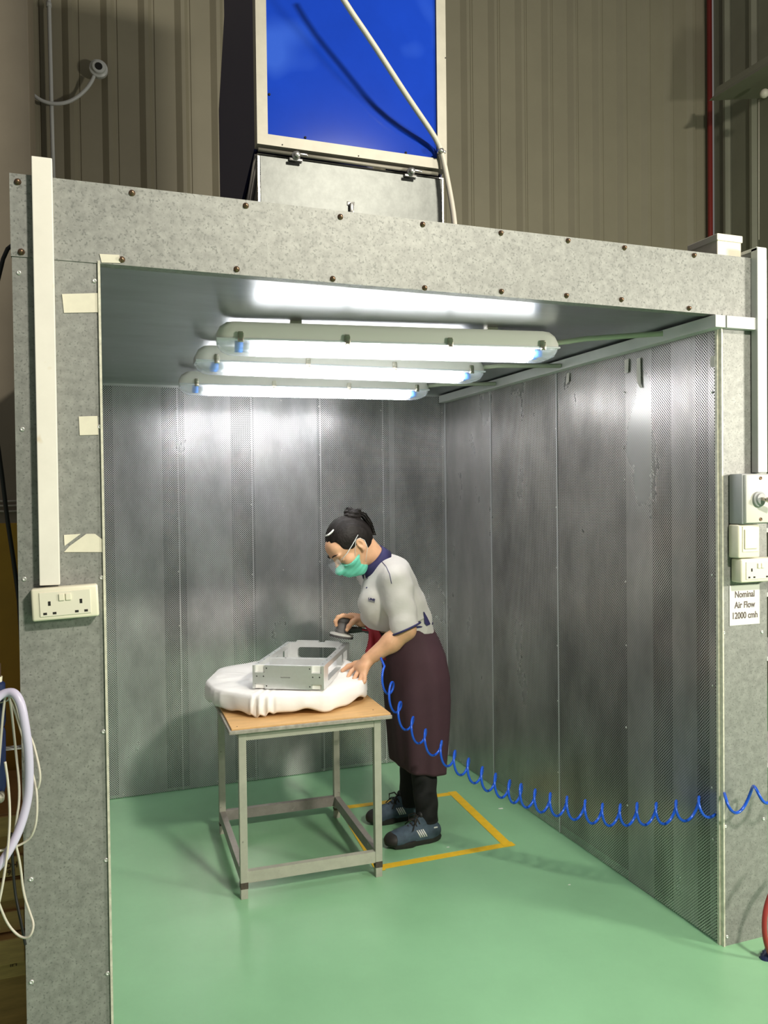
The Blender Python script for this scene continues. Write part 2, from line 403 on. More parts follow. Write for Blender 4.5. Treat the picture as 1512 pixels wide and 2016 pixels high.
# purlin and small fitting high on the right wall, with its pull cord
tag(MB().prism([(4.72, 3.05, 4.74), (5.24, 3.05, 4.84), (5.24, 3.05, 4.92), (4.80, 3.05, 4.86), (4.78, 3.05, 4.80)], (0, -.9, -.02)).build('steel_bracket', 'clad2'), 'dull olive steel bracket jutting from the right corrugated wall', 'bracket')
pc = at(1494, 196, X=4.95); pd = at(1494, 472, X=4.95)
t = thing('pull_cord', pc, 'thin pale cord hanging down from the bracket on the right wall', 'cord')
MB().tube([pc, (pc+pd)/2+Vector((0, 0, 0)), pd], .004, 6).build('cord', 'conduit', t, True)
MB().ball(at(1505, 184, X=4.93), .035, n=14).build('cord_knob', 'conduit', t, True)
# vertical conduit and round junction box with a curved branch on the left part of the wall
cy = WY-.07
t = thing('wall_conduit', at(105, 330, Y=cy), 'thin grey vertical conduit on the corrugated wall, top left', 'conduit')
MB().tube([at(95, -60, Y=cy), at(97, 30, Y=cy), at(101, 190, Y=cy), at(106, 380, Y=cy)], .013, 10).build('pipe', 'pvc_grey', t, True)
MB().cyl(at(96, 5, Y=cy), at(96.3, 14, Y=cy), .017).build('pipe_coupling', 'pvc_grey', t, True)
jc = at(194, 135, Y=WY-.10)
t = thing('round_junction_box', jc, 'round grey junction box with dark centre and a curved conduit, on the corrugated wall', 'junction box')
MB().lathe([(.055, 0), (.060, .01), (.058, .035), (.045, .042), (.040, .060), (.036, .062)], jc+Vector((0, .03, 0)), (0, -1, 0)).build('box_body', 'pvc_grey', t, ang=40)
MB().cyl(jc+Vector((0, -.030, 0)), jc+Vector((0, -.0345, 0)), .024).build('box_opening', 'hole', t)
pp = [at(x, y, Y=cy-.03) for x, y in ((40, 165), (62, 184), (80, 198), (104, 205), (130, 203), (152, 192), (170, 176), (181, 160), (185, 150))]
for _ in range(3): pp = [pp[0]]+[q for i in range(len(pp)-1) for q in (pp[i].lerp(pp[i+1], .25), pp[i].lerp(pp[i+1], .75))]+[pp[-1]]
MB().tube(pp, .012, 10).build('curved_conduit', 'pvc_grey', t, True)

# ------------------------------------------------------------------ the ventilated sanding booth
booth = thing('sanding_booth', (1, 1.2, 0), 'large galvanised steel extraction booth with perforated inner walls and open front', 'booth')
g = .004
MB().box((LX, 0, 0), (-.004, .035, H)).box((LX, .001, 0), (LX+.02, 2.5, TOP-.02)).build('left_column', 'galv', booth)
MB().box((W+.004, 0, 0), (RX, .035, H)).box((RX-.02, .001, 0), (RX, 2.5, TOP-.02)).build('right_column', 'galv', booth)
MB().box((LX-.002, -.003, H-.002), (RX+.002, .035, TOP)).build('lintel', 'galv', booth)
MB().box((LX+.02, .035, 2.24), (RX-.02, 2.5, 2.26)).build('roof_sheet', 'galv', booth)
MB().box((LX+.02, 2.46, 0), (RX-.02, 2.5, 2.24)).build('rear_sheet', 'galv', booth)
MB().box((-.004, .036, H), (W+.004, D+.002, H+.02)).build('ceiling_sheet', 'ceil', booth)
MB().box((-.006, -.007, 0), (0, .03, H+.004)).build('edge_angle', 'edge', booth)
MB().box((W, -.003, 0), (W+.006, .03, H)).build('edge_angle', 'edge', booth)
def sheet(name, m, p0, p1, nrm):
    """thin perforated sheet (single skin) from p0 to p1 facing NRM"""
    p0, p1 = Vector(p0), Vector(p1); b = bmesh.new()
    hz = Vector((p1.x-p0.x, p1.y-p0.y, 0)); vs_ = [b.verts.new(q) for q in (p0, p0+hz, p1, p1-hz)]; b.faces.new(vs_); b.normal_update()
    if b.faces[:][0].normal.dot(Vector(nrm)) < 0: bmesh.ops.reverse_faces(b, faces=b.faces)
    me = bpy.data.meshes.new(name); b.to_mesh(me); b.free(); return link(name, me, m, booth)
bx = [0, .432, .834, 1.231, 1.614, W]
for i in range(5): sheet('perforated_panel', 'perf_back', (bx[i], D, .004), (bx[i+1], D, H), (0, -1, 0))
sy = [0.02, .522, 1.04, 1.696, D]
for i in range(4): sheet('perforated_panel', 'perf_side', (W, sy[i], .004), (W, sy[i+1], H), (-1, 0, 0))
for i in range(4): sheet('perforated_panel', 'perf_side', (0, sy[i], .004), (0, sy[i+1], H), (1, 0, 0))
for x in bx[1:-1]: MB().box((x-.003, D-.004, .004), (x+.003, D-.0014, H)).build('panel_joint_strip', 'joint', booth)
for y in (1.04, 1.696): MB().box((W-.004, y-.004, .004), (W-.0014, y+.004, H)).build('panel_joint_strip', 'joint', booth)
MB().box((W-.008, D-.008, .004), (W-.001, D-.001, H)).build('corner_strip', 'joint', booth)
MB().box((0, D-.006, H-.012), (W, D-.001, H)).build('top_strip', 'joint', booth)
MB().box((W-.006, .012, 0), (W, .022, H)).build('panel_edge_trim', 'edge', booth)
# plenum behind the perforated sheets: dark filter pads and galvanised backing strips
for lo, hi in (((0, D+.055, 0), (W, D+.08, 2.2)), ((W+.055, .04, 0), (W+.08, D+.08, 2.2)), ((-.08, .04, 0), (-.055, D+.08, 2.2))): MB().box(lo, hi).build('filter_pad', 'filter', booth)
for a_, b_ in ((.10, .35), (.47, .72), (.85, 1.215), (1.66, 1.69)): MB().box((a_, D+.012, 0), (b_, D+.016, 2.2)).build('backing_strip', 'strip', booth)
for a_, b_ in ((.045, .075), (.14, .27), (.37, .53), (1.72, D)): MB().box((W+(.0015 if a_ == .37 else .012), a_, 0), (W+(.004 if a_ == .37 else .016), b_, 2.2)).build('backing_strip', 'strip', booth)
# bolts and rivets
def small(name, mats, prof, loc, axis, parent):
    b = MB(); b.lathe(prof, (0, 0, 0), axis, 12); me = bpy.data.meshes.new(name); bmesh.ops.recalc_face_normals(b.b, faces=b.b.faces); b.b.to_mesh(me); b.b.free()
    for p in me.polygons: p.use_smooth = True
    o = bpy.data.objects.new(name, me); C.objects.link(o); me.materials.append(M[mats]); o.parent = parent; o.location = Vector(loc)-wloc(parent); return o
def many(src, pts):
    par = src.parent
    for p in pts: c = src.copy(); C.objects.link(c); c.location = Vector(p)-wloc(par)
bl = [at(x, y, Y=-.003) for x, y in ((35, 358), (260, 380), (484, 405), (670, 427), (832, 442), (986, 459), (1118, 474), (1229, 488), (1366, 503), (42, 496), (240, 511), (466, 530), (655, 549), (836, 567), (987, 574), (1115, 582), (1223, 590), (1356, 607), (1502, 517), (1502, 615))]
bprof = [(.0085, 0), (.0085, .001), (.0062, .0015), (.0062, .007), (.004, .010), (.001, .0105)]
many(small('bolt', 'bolt', bprof, bl[0], (0, -1, 0), booth), bl[1:])
rl = [at(x, y, Y=0) for x, y in ((37, 537), (186, 553), (44, 845), (196, 840), (48, 1140), (200, 1137), (204, 1440), (209, 1693), (61, 1731), (212, 1916), (62, 1933), (1425, 1246), (1500, 1244), (1428, 1627), (1503, 1612), (1431, 1844))]
rprof = [(.0062, 0), (.0062, .0012), (.0045, .003), (.0022, .003), (.0018, .0008)]
many(small('rivet', 'rivet', rprof, rl[0], (0, -1, 0), booth), rl[1:])
dprof = [(.0022, .0004), (.0020, .0009), (.0003, .001)]
rl2 = []
for x in (.43, .83, 1.005, 1.225, 1.61, 2.0):
    for z in (.03, .28, .56, .9, 1.2, 1.52, 1.85, 2.1): rl2.append((x+random.uniform(-.006, .003), D-.004, z+random.uniform(-.05, .05)))
for x in (.12, .62, .95, 1.42): rl2.append((x, D-.003, .022))
sr = small('panel_rivet', 'rivet', [(.004, 0), (.0038, .0012), (.0005, .0022)], rl2[0], (0, -1, 0), booth)
many(sr, rl2[1:])
rl3 = [(W-.003, y+random.uniform(-.004, .004), z+random.uniform(-.08, .08)) for y in (.045, .53, 1.05) for z in (.3, .6, .95, 1.3, 1.6, 1.95)]
sr = small('panel_rivet', 'rivet', [(.004, 0), (.0038, .0012), (.0005, .0022)], rl3[0], (-1, 0, 0), booth); many(sr, rl3[1:])
# left-over tape on the column and scraps on the perforated wall
def tape(pts, Y, label, dx=(0, -.0012, 0)):
    o = MB().prism([at(x, y, Y=Y) for x, y in pts], dx).build('masking_tape', 'tape'); return tag(o, label, 'tape')
tape(((196, 500), (235, 502), (237, 518), (200, 517)), -.0042, 'short cream tape piece at the top left corner of the booth opening')
tape(((122, 579), (196, 577), (197, 615), (126, 616)), -.0012, 'widest cream tape piece, on the left column beside the opening')
tape(((155, 820), (192, 819), (194, 856), (157, 857)), -.0012, 'square cream tape piece with a crease, lower on the left column')
o = MB().prism([at(x, y, Y=-.0012) for x, y in ((126, 1053), (159, 1051), (127, 1075))], (0, -.0012, 0)).prism([at(x, y, Y=-.0012) for x, y in ((126, 1087), (137, 1075), (170, 1051), (187, 1051), (203, 1063), (203, 1087))], (0, -.0012, 0)).build('masking_tape', 'tape')
tag(o, 'torn cream tape in two pieces on the left column above the socket', 'tape')
M['scrap'] = mat('tape_scrap', (.70, .66, .62), .7)
for k, (pts, lab) in enumerate(((((1116, 735), (1121, 734), (1120, 752), (1114, 757)), 'short grey tape scrap high on the right wall, nearest the lamps'),
        (((1230, 709), (1238, 706), (1237, 733), (1230, 735)), 'grey tape scrap left of the long strip on the right wall'),
        (((1254, 706), (1261, 704), (1262, 758), (1264, 764), (1260, 762), (1253, 748)), 'long narrow tape strip with a curled end on the right wall'),
        (((1398, 702), (1408, 700), (1407, 722), (1399, 723)), 'square grey tape scrap at the top right of the perforated wall'))):
    o = MB().prism([at(x, y, X=W-.006) for x, y in pts], (-.001, 0, 0)).build('tape_scrap', 'scrap'); tag(o, lab, 'tape')

# ------------------------------------------------------------------ cable trunking
tr = MB().box((-.158, -.031, 1.372), (-.110, -.003, 2.443), .002)
tag(tr.build('cable_trunk', 'pvc_dirty'), 'white plastic cable trunking with brown stains, on the left column above the socket', 'cable trunking')
t = thing('cable_trunk', (2.17, -.01, 1.64), 'pale grey cable trunking running down the right column to the isolator', 'cable trunking')
MB().box((2.150, -.034, 1.655), (2.192, -.004, 2.434), .002).box((2.150, -.03, 2.425), (2.192, .16, 2.436)).build('vertical_trunk', 'pvc_grey', t)
MB().box((2.024, -.026, 2.150), (2.150, -.004, 2.192), .0015).build('cross_trunk', 'pvc_grey', t)
MB().box((1.975, -.026, 2.150), (2.018, D-.01, 2.192), .0015).build('ceiling_trunk', 'pvc_grey', t)

# ------------------------------------------------------------------ socket outlets
def double_socket(loc, w_, h_, d_, label, rocker=True, rotz=0, tilt=0):
    t = thing('double_socket', (0, 0, 0), label, 'power socket'); x, y, z = loc
    MB().box((-w_/2, -d_, -h_/2), (w_/2, 0, h_/2), .006, seg=3).build('back_box', 'cream', t, ang=40)
    pw, ph = w_*.76, h_*.74
    MB().box((-pw/2, -d_-.0025, -ph/2), (pw/2, -d_+.001, ph/2), .001).build('face_plate', 'cream2', t)
    for s in (-1, 1):
        MB().box((s*.008-.0065, -d_-.0065, ph*.12), (s*.008+.0065, -d_-.002, ph*.40), .0012).build('rocker_switch', 'cream', t)
        for i, (dx, dz, a, b) in enumerate(((0, .002, .003, .0055), (-.011, -.023, .0042, .0028), (.011, -.023, .0042, .0028))):
            MB().box((s*w_*.235+dx-a, -d_-.0032, dz-b), (s*w_*.235+dx+a, -d_-.002, dz+b)).build('pin_slot', 'hole', t)
    t.location = loc; t.rotation_euler = (0, tilt, rotz); return t
double_socket((-.098, -.003, 1.327), .158, .082, .04, 'cream double power socket mounted on the left column below the white trunking', tilt=-.035)
double_socket((2.140, -.003, 1.317), .166, .082, .048, 'cream double power socket on the right column under the single switch')
t = thing('light_switch', (2.095, -.003, 1.428), 'cream single rocker switch on the right column between isolator and double socket', 'switch')
MB().box((2.046, -.051, 1.361), (2.140, -.003, 1.476), .006, seg=3).build('back_box', 'cream', t, ang=40)
MB().box((2.062, -.0535, 1.382), (2.132, -.050, 1.468), .001).build('face_plate', 'cream2', t)
MB().box((2.068, -.058, 1.392), (2.124, -.0525, 1.460), .003).build('rocker', 'cream', t)
t = thing('isolator_switch', (2.12, -.003, 1.56), 'grey rotary isolator switch box with a pale face, on the right column', 'isolator switch')
MB().box((2.050, -.063, 1.478), (2.176, -.003, 1.650), .004, seg=2).build('switch_box', 'switch', t, ang=40)
MB().box((2.056, -.076, 1.482), (2.174, -.062, 1.646), .003).build('front_cover', 'switchface', t, ang=40)
MB().lathe([(.026, 0), (.026, .008), (.020, .010), (.018, .016)], (2.108, -.076, 1.563), (0, -1, 0)).build('dial', 'switch', t, ang=40)
MB().box((2.103, -.116, 1.557), (2.113, -.088, 1.569), .002).box((2.104, -.120, 1.548), (2.150, -.104, 1.562), .004, rot=Matrix.Rotation(.35, 3, 'Y')).build('lever_handle', 'clip', t, ang=40)
for z in (1.634, 1.494):
    MB().lathe([(.006, 0), (.006, .002), (.003, .0025), (.003, .001)], (2.118, -.076, z), (0, -1, 0), 14).build('screw', 'bolt', t, True)
t = thing('air_flow_sign', (2.118, -.001, 1.19), 'white paper sign reading Nominal Air Flow 12000 cmh on the right column', 'sign')
MB().box((2.052, -.0022, 1.122), (2.186, -.0008, 1.262)).build('sign_sheet', 'paper', t)
for tx, z in (('Nominal', 1.229), ('Air Flow', 1.192), ('12000 cmh', 1.155)):
    letters('lettering', tx, .0315, 'print', t, Matrix.Translation((2.119, -.0024, z)) @ FACE_FRONT, .82, .0006)
# cream adaptable box on the lintel
t = thing('adaptable_box', (2.09, .1, 2.27), 'cream plastic junction box standing behind the lintel at top right', 'junction box')
MB().box((2.045, .04, 2.262), (2.150, .185, 2.475), .003).build('box_body', 'cream', t)
MB().box((2.041, .036, 2.468), (2.154, .189, 2.493), .003).build('box_lid', 'cream2', t)

# ------------------------------------------------------------------ the filter unit on the roof
ux0, ux1, uy, uz = .476, 1.124, .30, 2.690; ud = .72
t = thing('filter_unit', (.8, .5, 2.26), 'tall blue-panelled air filter unit standing on the booth roof', 'filter unit')
fw = .034
zt = 4.60
def rect_frame(b, x0, x1, z0, z1, y0, y1, wd, wb): return b.box((x0, y0, z0), (x0+wd, y1, z1)).box((x1-wd, y0, z0), (x1, y1, z1)).box((x0+wd, y0, z0), (x1-wd, y1, z0+wb)).box((x0+wd, y0, z1-wb), (x1-wd, y1, z1))
rect_frame(MB(), ux0, ux1, uz, zt, uy-.012, uy+.03, fw, fw).build('front_frame', 'alu', t)
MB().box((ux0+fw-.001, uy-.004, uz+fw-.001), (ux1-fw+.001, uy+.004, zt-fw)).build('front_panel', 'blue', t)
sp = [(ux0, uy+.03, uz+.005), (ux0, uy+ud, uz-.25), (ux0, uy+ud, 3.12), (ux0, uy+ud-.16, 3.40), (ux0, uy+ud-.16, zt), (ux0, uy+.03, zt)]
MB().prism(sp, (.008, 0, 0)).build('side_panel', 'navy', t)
MB().prism(sp[1:5], (0, .003, 0)).build('side_trim', 'black', t) if False else None
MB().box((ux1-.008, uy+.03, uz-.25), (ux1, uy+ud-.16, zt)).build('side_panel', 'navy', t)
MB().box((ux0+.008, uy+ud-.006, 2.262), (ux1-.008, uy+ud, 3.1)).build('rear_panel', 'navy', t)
MB().box((ux0+.014, uy+.012, 2.262), (ux1-.012, uy+.05, uz-.026)).build('galvanised_door', 'galv_clean', t)
rect_frame(MB(), ux0+.006, ux1-.002, 2.262, uz-.018, uy+.014, uy+.03, .006, .004).build('door_frame', 'steel', t)
MB().cyl((ux0+.005, uy-.002, uz-.014), (ux1-.03, uy-.002, uz-.014), .006).build('hinge_rod', 'alu', t, True)
MB().tube([(ux0+.01, uy+.03, uz-.02), (ux0+.005, uy+.35, 2.42)], .012, 8).tube([(ux0+.01, uy+.035, uz-.05), (ux0+.005, uy+.40, 2.36)], .008, 8).build('side_brace', 'greypaint2', t, True)
MB().box((ux0+.012, uy+.05, 2.262), (ux0+.02, uy+.70, 2.62)).build('lower_side_sheet', 'galv_clean', t)
for px, py in ((583, 309), (809, 341)):
    c_ = at(px, py, Y=uy-.01)
    l_ = MB().box(c_+Vector((-.022, 0, -.012)), c_+Vector((.022, .008, -.003)), .002).lathe([(.013, 0), (.014, .006), (.009, .010), (.009, .020), (.006, .022)], c_+Vector((0, .004, .004)), (0, -1, 0), 16)
    l_.box(c_+Vector((.004, -.016, .002)), c_+Vector((.034, -.009, .009)), .002).build('door_latch', 'steel', t, ang=40)
c_ = at(691, 404, Y=uy+.01)
MB().box(c_+Vector((-.013, 0, -.002)), c_+Vector((.013, .004, .012)), .001).box(c_+Vector((-.007, -.012, -.028)), c_+Vector((.007, 0, .006)), .004).build('toggle_catch', 'steel', t, ang=40)
pts = [(530, 186), (601, 271), (799, 301), (862, 34), (862, 243)]
sc_ = small('panel_screw', 'hole', [(.004, 0), (.004, .002), (.001, .003)], at(*pts[0], Y=uy-.0045), (0, -1, 0), t); many(sc_, [at(x, y, Y=uy-.0045) for x, y in pts[1:]])
pts = [(517, 345-30+0), (517, 397)]
sc_ = small('frame_screw', 'rivhole', [(.002, 0), (.002, .001), (.001, .0012)], at(556, 285, Y=uy-.0125), (0, -1, 0), t); many(sc_, [at(x, y, Y=uy-.0125) for x, y in ((706, 307), (877, 114))])
# flexible conduit hanging in front of the unit
cp = [((640, -70), .14), ((672, -2), .15), ((718, 60), .16), ((764, 132), .17), ((800, 188), .19), ((836, 240), .23), ((858, 272), .26), ((869, 296), .275), ((876, 330), .27), ((885, 375), .26), ((893, 420), .24), ((898, 470), .22), ((900, 540), .20)]
pts = [at(x, y, Y=v) for (x, y), v in cp]
pts = [p for i in range(len(pts)-1) for p in (pts[i], (pts[i]+pts[i+1])/2)]+[pts[-1]]
for _ in range(2): pts = [pts[0]]+[(pts[i-1]+pts[i]*2+pts[i+1])/4 for i in range(1, len(pts)-1)]+[pts[-1]]
t = thing('flexible_conduit', pts[-1], 'grey flexible conduit slanting down across the blue panel to the booth roof', 'conduit')
MB().tube(pts, .0092, 12).build('conduit_hose', 'conduit', t, True)
c_ = at(867, 298, Y=.265)
MB().lathe([(.012, -.006), (.0125, 0), (.012, .006)], c_, pts[16]-pts[14], 16).box(c_+Vector((.008, -.004, -.004)), c_+Vector((.020, .004, .004)), .001).build('hose_clamp', 'steel', t, True)

# ------------------------------------------------------------------ the three tube lamps
def batten(x0, x1, y, rot, label):
    """waterproof twin tube lamp hanging just below the ceiling"""
    L = x1-x0; z1 = 2.178; t = thing('tube_lamp', (0, 0, 0), label, 'ceiling lamp')
    def ring(x, w_, za, zb, n=6):   # rounded tray section
        return [(x, -w_, zb), (x, -w_*.98, za+(zb-za)*.3), (x, -w_*.72, za), (x, w_*.72, za), (x, w_*.98, za+(zb-za)*.3), (x, w_, zb)]
    zs, w_ = 2.125, .056
    def tray(s0, s1, za, wq, inset):
        r = []
        for x, f in ((s0+.000, .35), (s0+.012, .72), (s0+.035, .95), (s0+.06, 1), (s1-.06, 1), (s1-.035, .95), (s1-.012, .72), (s1, .35)):
            r.append([(x, yy*(.6+.4*f), zs+(zz-zs)*f) for _, yy, zz in ring(0, wq, za, zs)])
        return r
    up = [[(p[0], p[1], zs+(zs-p[2])) for p in q] for q in tray(0, L, 2.064, w_*.98, 0)]
    MB().loft(up).build('housing', 'lampbody', t, ang=50)
    MB().box((.0, -w_-.003, zs-.004), (L, w_+.003, zs+.003), .002).build('rim', 'lampgear', t, ang=40)
    dn = tray(.004, L-.004, 2.082, w_*.97, 0)
    MB().loft(dn).build('diffuser', 'lens', t, ang=50)
    for sx in (0, 1):
        xa = .062 if sx == 0 else L-.062; d = 1 if sx == 0 else -1
        for q, yy in enumerate((-.024, .024)):
            MB().cyl((xa, yy, 2.106), (xa+d*.026, yy, 2.106), .0135).build('tube_cap', 'lampcap', t, True)
            MB().cyl((xa+d*.026, yy, 2.106), (xa+d*.075, yy, 2.106), .0125).build('tube_end', 'lampgear', t, True)
    gl = tray(.13, L-.13, 2.0845, w_*.94, 0)
    b = MB(); b.loft([[(x, p[1], min(p[2], zs-.006)) for p in gl[3]] for x in (.135, L-.100)]); b.build('glowing_tubes', 'lamp', t)
    for fx in (.065, .36, .66, .945):
        x = L*fx
        MB().box((x-.010, -w_-.007, zs-.012), (x+.010, -w_-.0015, zs+.020), .002).box((x-.008, -w_-.006, zs+.018), (x+.008, -w_+.014, zs+.024), .001).box((x-.008, -w_-.010, zs-.010), (x+.008, -w_-.005, zs+.008), .002).build('clip', 'clip', t, ang=40)
        MB().box((x-.010, w_+.0015, zs-.012), (x+.010, w_+.007, zs+.020), .002).build('clip', 'clip', t, ang=40)
    for fx in (.22, .80):
        MB().box((L*fx-.02, -.02, 2.184), (L*fx+.02, .02, 2.1995)).build('hanger', 'clip', t)
    MB().tube([(L-.01, 0, 2.15), (L+.05, -.01, 2.157), (L+.11, -.03, 2.165), (1.975-x0-.002, -.16, 2.166)] if y < .7 else [(L-.01, 0, 2.15), (L+.08, -.01, 2.16), (1.975-x0-.002, -.05, 2.166)], .010, 10).build('cable_conduit', 'pipe', t, True)
    t.location = (x0, y, 0); t.rotation_euler = (0, 0, rot)
batten(.385, 1.62, .58, -.146, 'nearest and lowest-hanging of the three lit twin tube lamps under the booth ceiling')
batten(.368, 1.60, 1.03, -.032, 'middle of the three lit twin tube lamps under the booth ceiling')
batten(.380, 1.61, 1.71, -.081, 'rearmost of the three lit twin tube lamps, closest to the back wall')
M['pocket'] = mat('milled_pocket', (.88, .87, .84), .6)

# ------------------------------------------------------------------ work table
def rz(a): return Matrix.Rotation(a, 4, 'Z')
def xform(o_list, T):
    for o in o_list: o.data.transform(T)
TA = -.031
t = thing('work_table', (0, 0, 0), 'grey steel work table with a worn plywood top and chipped square legs', 'table')
lw, tw, td, th_ = .030, .590, .695, .672
for sx in (0, 1):
    for sy_ in (0, 1):
        x0, y0 = sx*(tw-lw), sy_*(td-lw)
        l_ = MB().box((x0, y0, .052), (x0+lw, y0+lw, th_-.006), .0015).build('leg', 'greypaint', t)
        MB().box((x0+.001, y0+.001, 0), (x0+lw-.001, y0+lw-.001, .0525), .001).build('foot', 'greypaint', l_)
        MB().box((x0-.0004, y0-.0004, .040), (x0+lw+.0004, y0+lw+.0004, .066 if sy_ == 0 else .050), .001).build('chipped_band', 'chip', l_)
for z0, z1, nm, m_ in ((th_-.042, th_-.006, 'apron_rail', 'greypaint'), (.062, .108, 'stretcher', 'greypaint2')):
    MB().box((lw-.001, .002, z0), (tw-lw+.001, .006 if z0 > .3 else .028, z1)).build(nm, 'greypaint', t)
    MB().box((lw-.001, td-.028 if z0 < .3 else td-.006, z0), (tw-lw+.001, td-.002, z1)).build(nm, m_, t)
    MB().box((.002, lw-.001, z0), (.028 if z0 < .3 else .006, td-lw+.001, z1)).build(nm, m_, t)
    MB().box((tw-.028 if z0 < .3 else tw-.006, lw-.001, z0), (tw-.002, td-lw+.001, z1)).build(nm, m_, t)
MB().box((-.040, -.030, th_-.006), (tw+.040, td+.055, th_+.009), .002).build('top_edge_board', 'plyedge', t)
MB().box((-.030, -.022, th_+.008), (tw+.036, td+.050, th_+.017), .002).build('plywood_top', 'ply', t)
b = MB()
for x, y in ((-.005, .0), (tw*.97, .05), (.0, td), (tw, td)): b.cyl((x, y, th_+.0165), (x, y, th_+.0175), .003, n=10)
b.build('nail_hole', 'hole', t)
t.location = (.505, .952, 0); t.rotation_euler = (0, 0, TA)

# turntable under the cloth bundle
ZT = .689
t = thing('turntable', (.84, 1.36, ZT), 'dark low turntable base hidden under the white cloth bundle', 'turntable')
MB().lathe([(.24, 0), (.24, .008), (.06, .010), (.06, .022), (.27, .024), (.27, .030)], (.84, 1.36, ZT+.0005)).build('turntable_base', 'pad', t, ang=40)

# white cloth drawn over an eight-sided cushion
poly = [(.452, 1.235), (.470, 1.19), (.575, 1.055), (.605, 1.035), (.865, .995), (.90, 1.0), (1.085, 1.115), (1.105, 1.145), (1.19, 1.40), (1.185, 1.45), (1.10, 1.66), (1.06, 1.70), (.84, 1.77), (.79, 1.77), (.56, 1.68), (.53, 1.65), (.445, 1.43), (.44, 1.39)]
cx_, cy_ = .82, 1.38
def dense(poly, n=480):
    P_ = [Vector((*p, 0)) for p in poly]; P_.append(P_[0]); ln = [0]
    for i in range(len(P_)-1): ln.append(ln[-1]+(P_[i+1]-P_[i]).length)
    out = []
    for k in range(n):
        s_ = ln[-1]*k/n; i = max(j for j in range(len(ln)-1) if ln[j] <= s_); out.append(P_[i].lerp(P_[i+1], (s_-ln[i])/(ln[i+1]-ln[i])))
    for _ in range(2): out = [(out[i-1]+out[i]*2+out[(i+1) % n])/4 for i in range(n)]
    return out
op = dense(poly); ctr = Vector((cx_, cy_, 0)); rings = []; nN = len(op)
rnd = random.Random(3); folds = [(rnd.uniform(0, nN), rnd.uniform(2.2, 8), rnd.uniform(-.009, .009)) for _ in range(60)]
# pleats gathered at the front left corner, and hem waviness
folds += [(nN*.092+q*3.6, 1.7, .014*(-1)**q) for q in range(6)]+[(nN*.375+q*3.4, 1.6, .010*(-1)**q) for q in range(5)]
def fold(k): return sum(a*math.exp(-((((k-c+nN/2) % nN)-nN/2)/w_)**2) for c, w_, a in folds)
def hem(k): return .704+.006*math.sin(k*.095)+.004*math.sin(k*.215+1)+fold(k)*.5
def hump(p):
    """cloth heaped up beside the frame, under the left hand"""
    return .040*math.exp(-(((p.x-1.07)/.10)**2+((p.y-1.42)/.17)**2))
for lev in range(14):
    r = []
    for k, p in enumerate(op):
        v = p-ctr; f = fold(k)
        if lev == 0: q = ctr+v*.80; z = hem(k)+.010
        elif lev == 1: q = ctr+v*(.985+f*.8); z = hem(k)
        elif lev == 2: q = ctr+v*(1.0+f*1.6); z = hem(k)+.010
        elif lev == 3: q = ctr+v*(1.004+f*1.2); z = .742
        elif lev == 4: q = ctr+v*(.998+f*.7); z = .765
        elif lev == 5: q = ctr+v*(.985+f*.3); z = .777
        elif lev == 6: q = ctr+v*.965; z = .7825
        else:
            s_ = .965*(1-(lev-6)/8); q = ctr+v*max(s_, .02); z = .784
        if lev > 5:
            s_ = min(1, (lev-5)/3); z += hump(q)*s_+.0022*math.sin(q.x*41+q.y*27)*s_*.7+.0018*math.sin(q.x*15-q.y*63)*s_+f*.12*s_
        r.append((q.x, q.y, z))
    rings.append(r)
o = MB().loft(rings).build('cloth_bundle', 'cloth', smooth=True)
tag(o, 'white cloth pulled over an eight-sided cushion lying on the table', 'cloth')

# ------------------------------------------------------------------ machined aluminium frame on the cushion
FL, FD, FH, ft = .305, .560, .098, .020
t = thing('aluminium_frame', (0, 0, 0), 'machined aluminium box frame with pockets and screw holes, lying on the white cloth', 'metal part')
def panel_with_holes(outer, holes, org, ux, uy, un, thick):
    """flat plate with through openings: outline and holes in plate coordinates"""
    bm_ = bmesh.new(); edges = []
    for lp in [outer]+holes:
        vs_ = [bm_.verts.new((x, y, 0)) for x, y in lp]
        for i in range(len(vs_)): edges.append(bm_.edges.new((vs_[i], vs_[(i+1) % len(vs_)])))
    bmesh.ops.triangle_fill(bm_, use_beauty=True, use_dissolve=False, edges=edges)
    r = bmesh.ops.extrude_face_region(bm_, geom=bm_.faces[:]); 
    for v in [v for v in r['geom'] if isinstance(v, bmesh.types.BMVert)]: v.co.z += thick
    Mx = Matrix((( *Vector((ux[0], uy[0], un[0])), org[0]), (*Vector((ux[1], uy[1], un[1])), org[1]), (*Vector((ux[2], uy[2], un[2])), org[2]), (0, 0, 0, 1)))
    bm_.transform(Mx); bmesh.ops.recalc_face_normals(bm_, faces=bm_.faces); return bm_
def rrect(x0, y0, x1, y1, r, n=5):
    o_ = []
    for cx, cy, a0 in ((x1-r, y0+r, -90), (x1-r, y1-r, 0), (x0+r, y1-r, 90), (x0+r, y0+r, 180)):
        for i in range(n+1): a = math.radians(a0+90*i/n); o_.append((cx+r*math.cos(a), cy+r*math.sin(a)))
    return o_
def circ(x, y, r, n=12): return [(x+r*math.cos(2*PI*i/n), y+r*math.sin(2*PI*i/n)) for i in range(n)]
def plate(name, outer, holes, org, ux, uy, un, th2, m_, par):
    b_ = panel_with_holes(outer, holes, org, ux, uy, un, th2); me = bpy.data.meshes.new(name); b_.to_mesh(me); b_.free(); return link(name, me, m_, par)
X_, Y_, Z_ = (1, 0, 0), (0, 1, 0), (0, 0, 1)
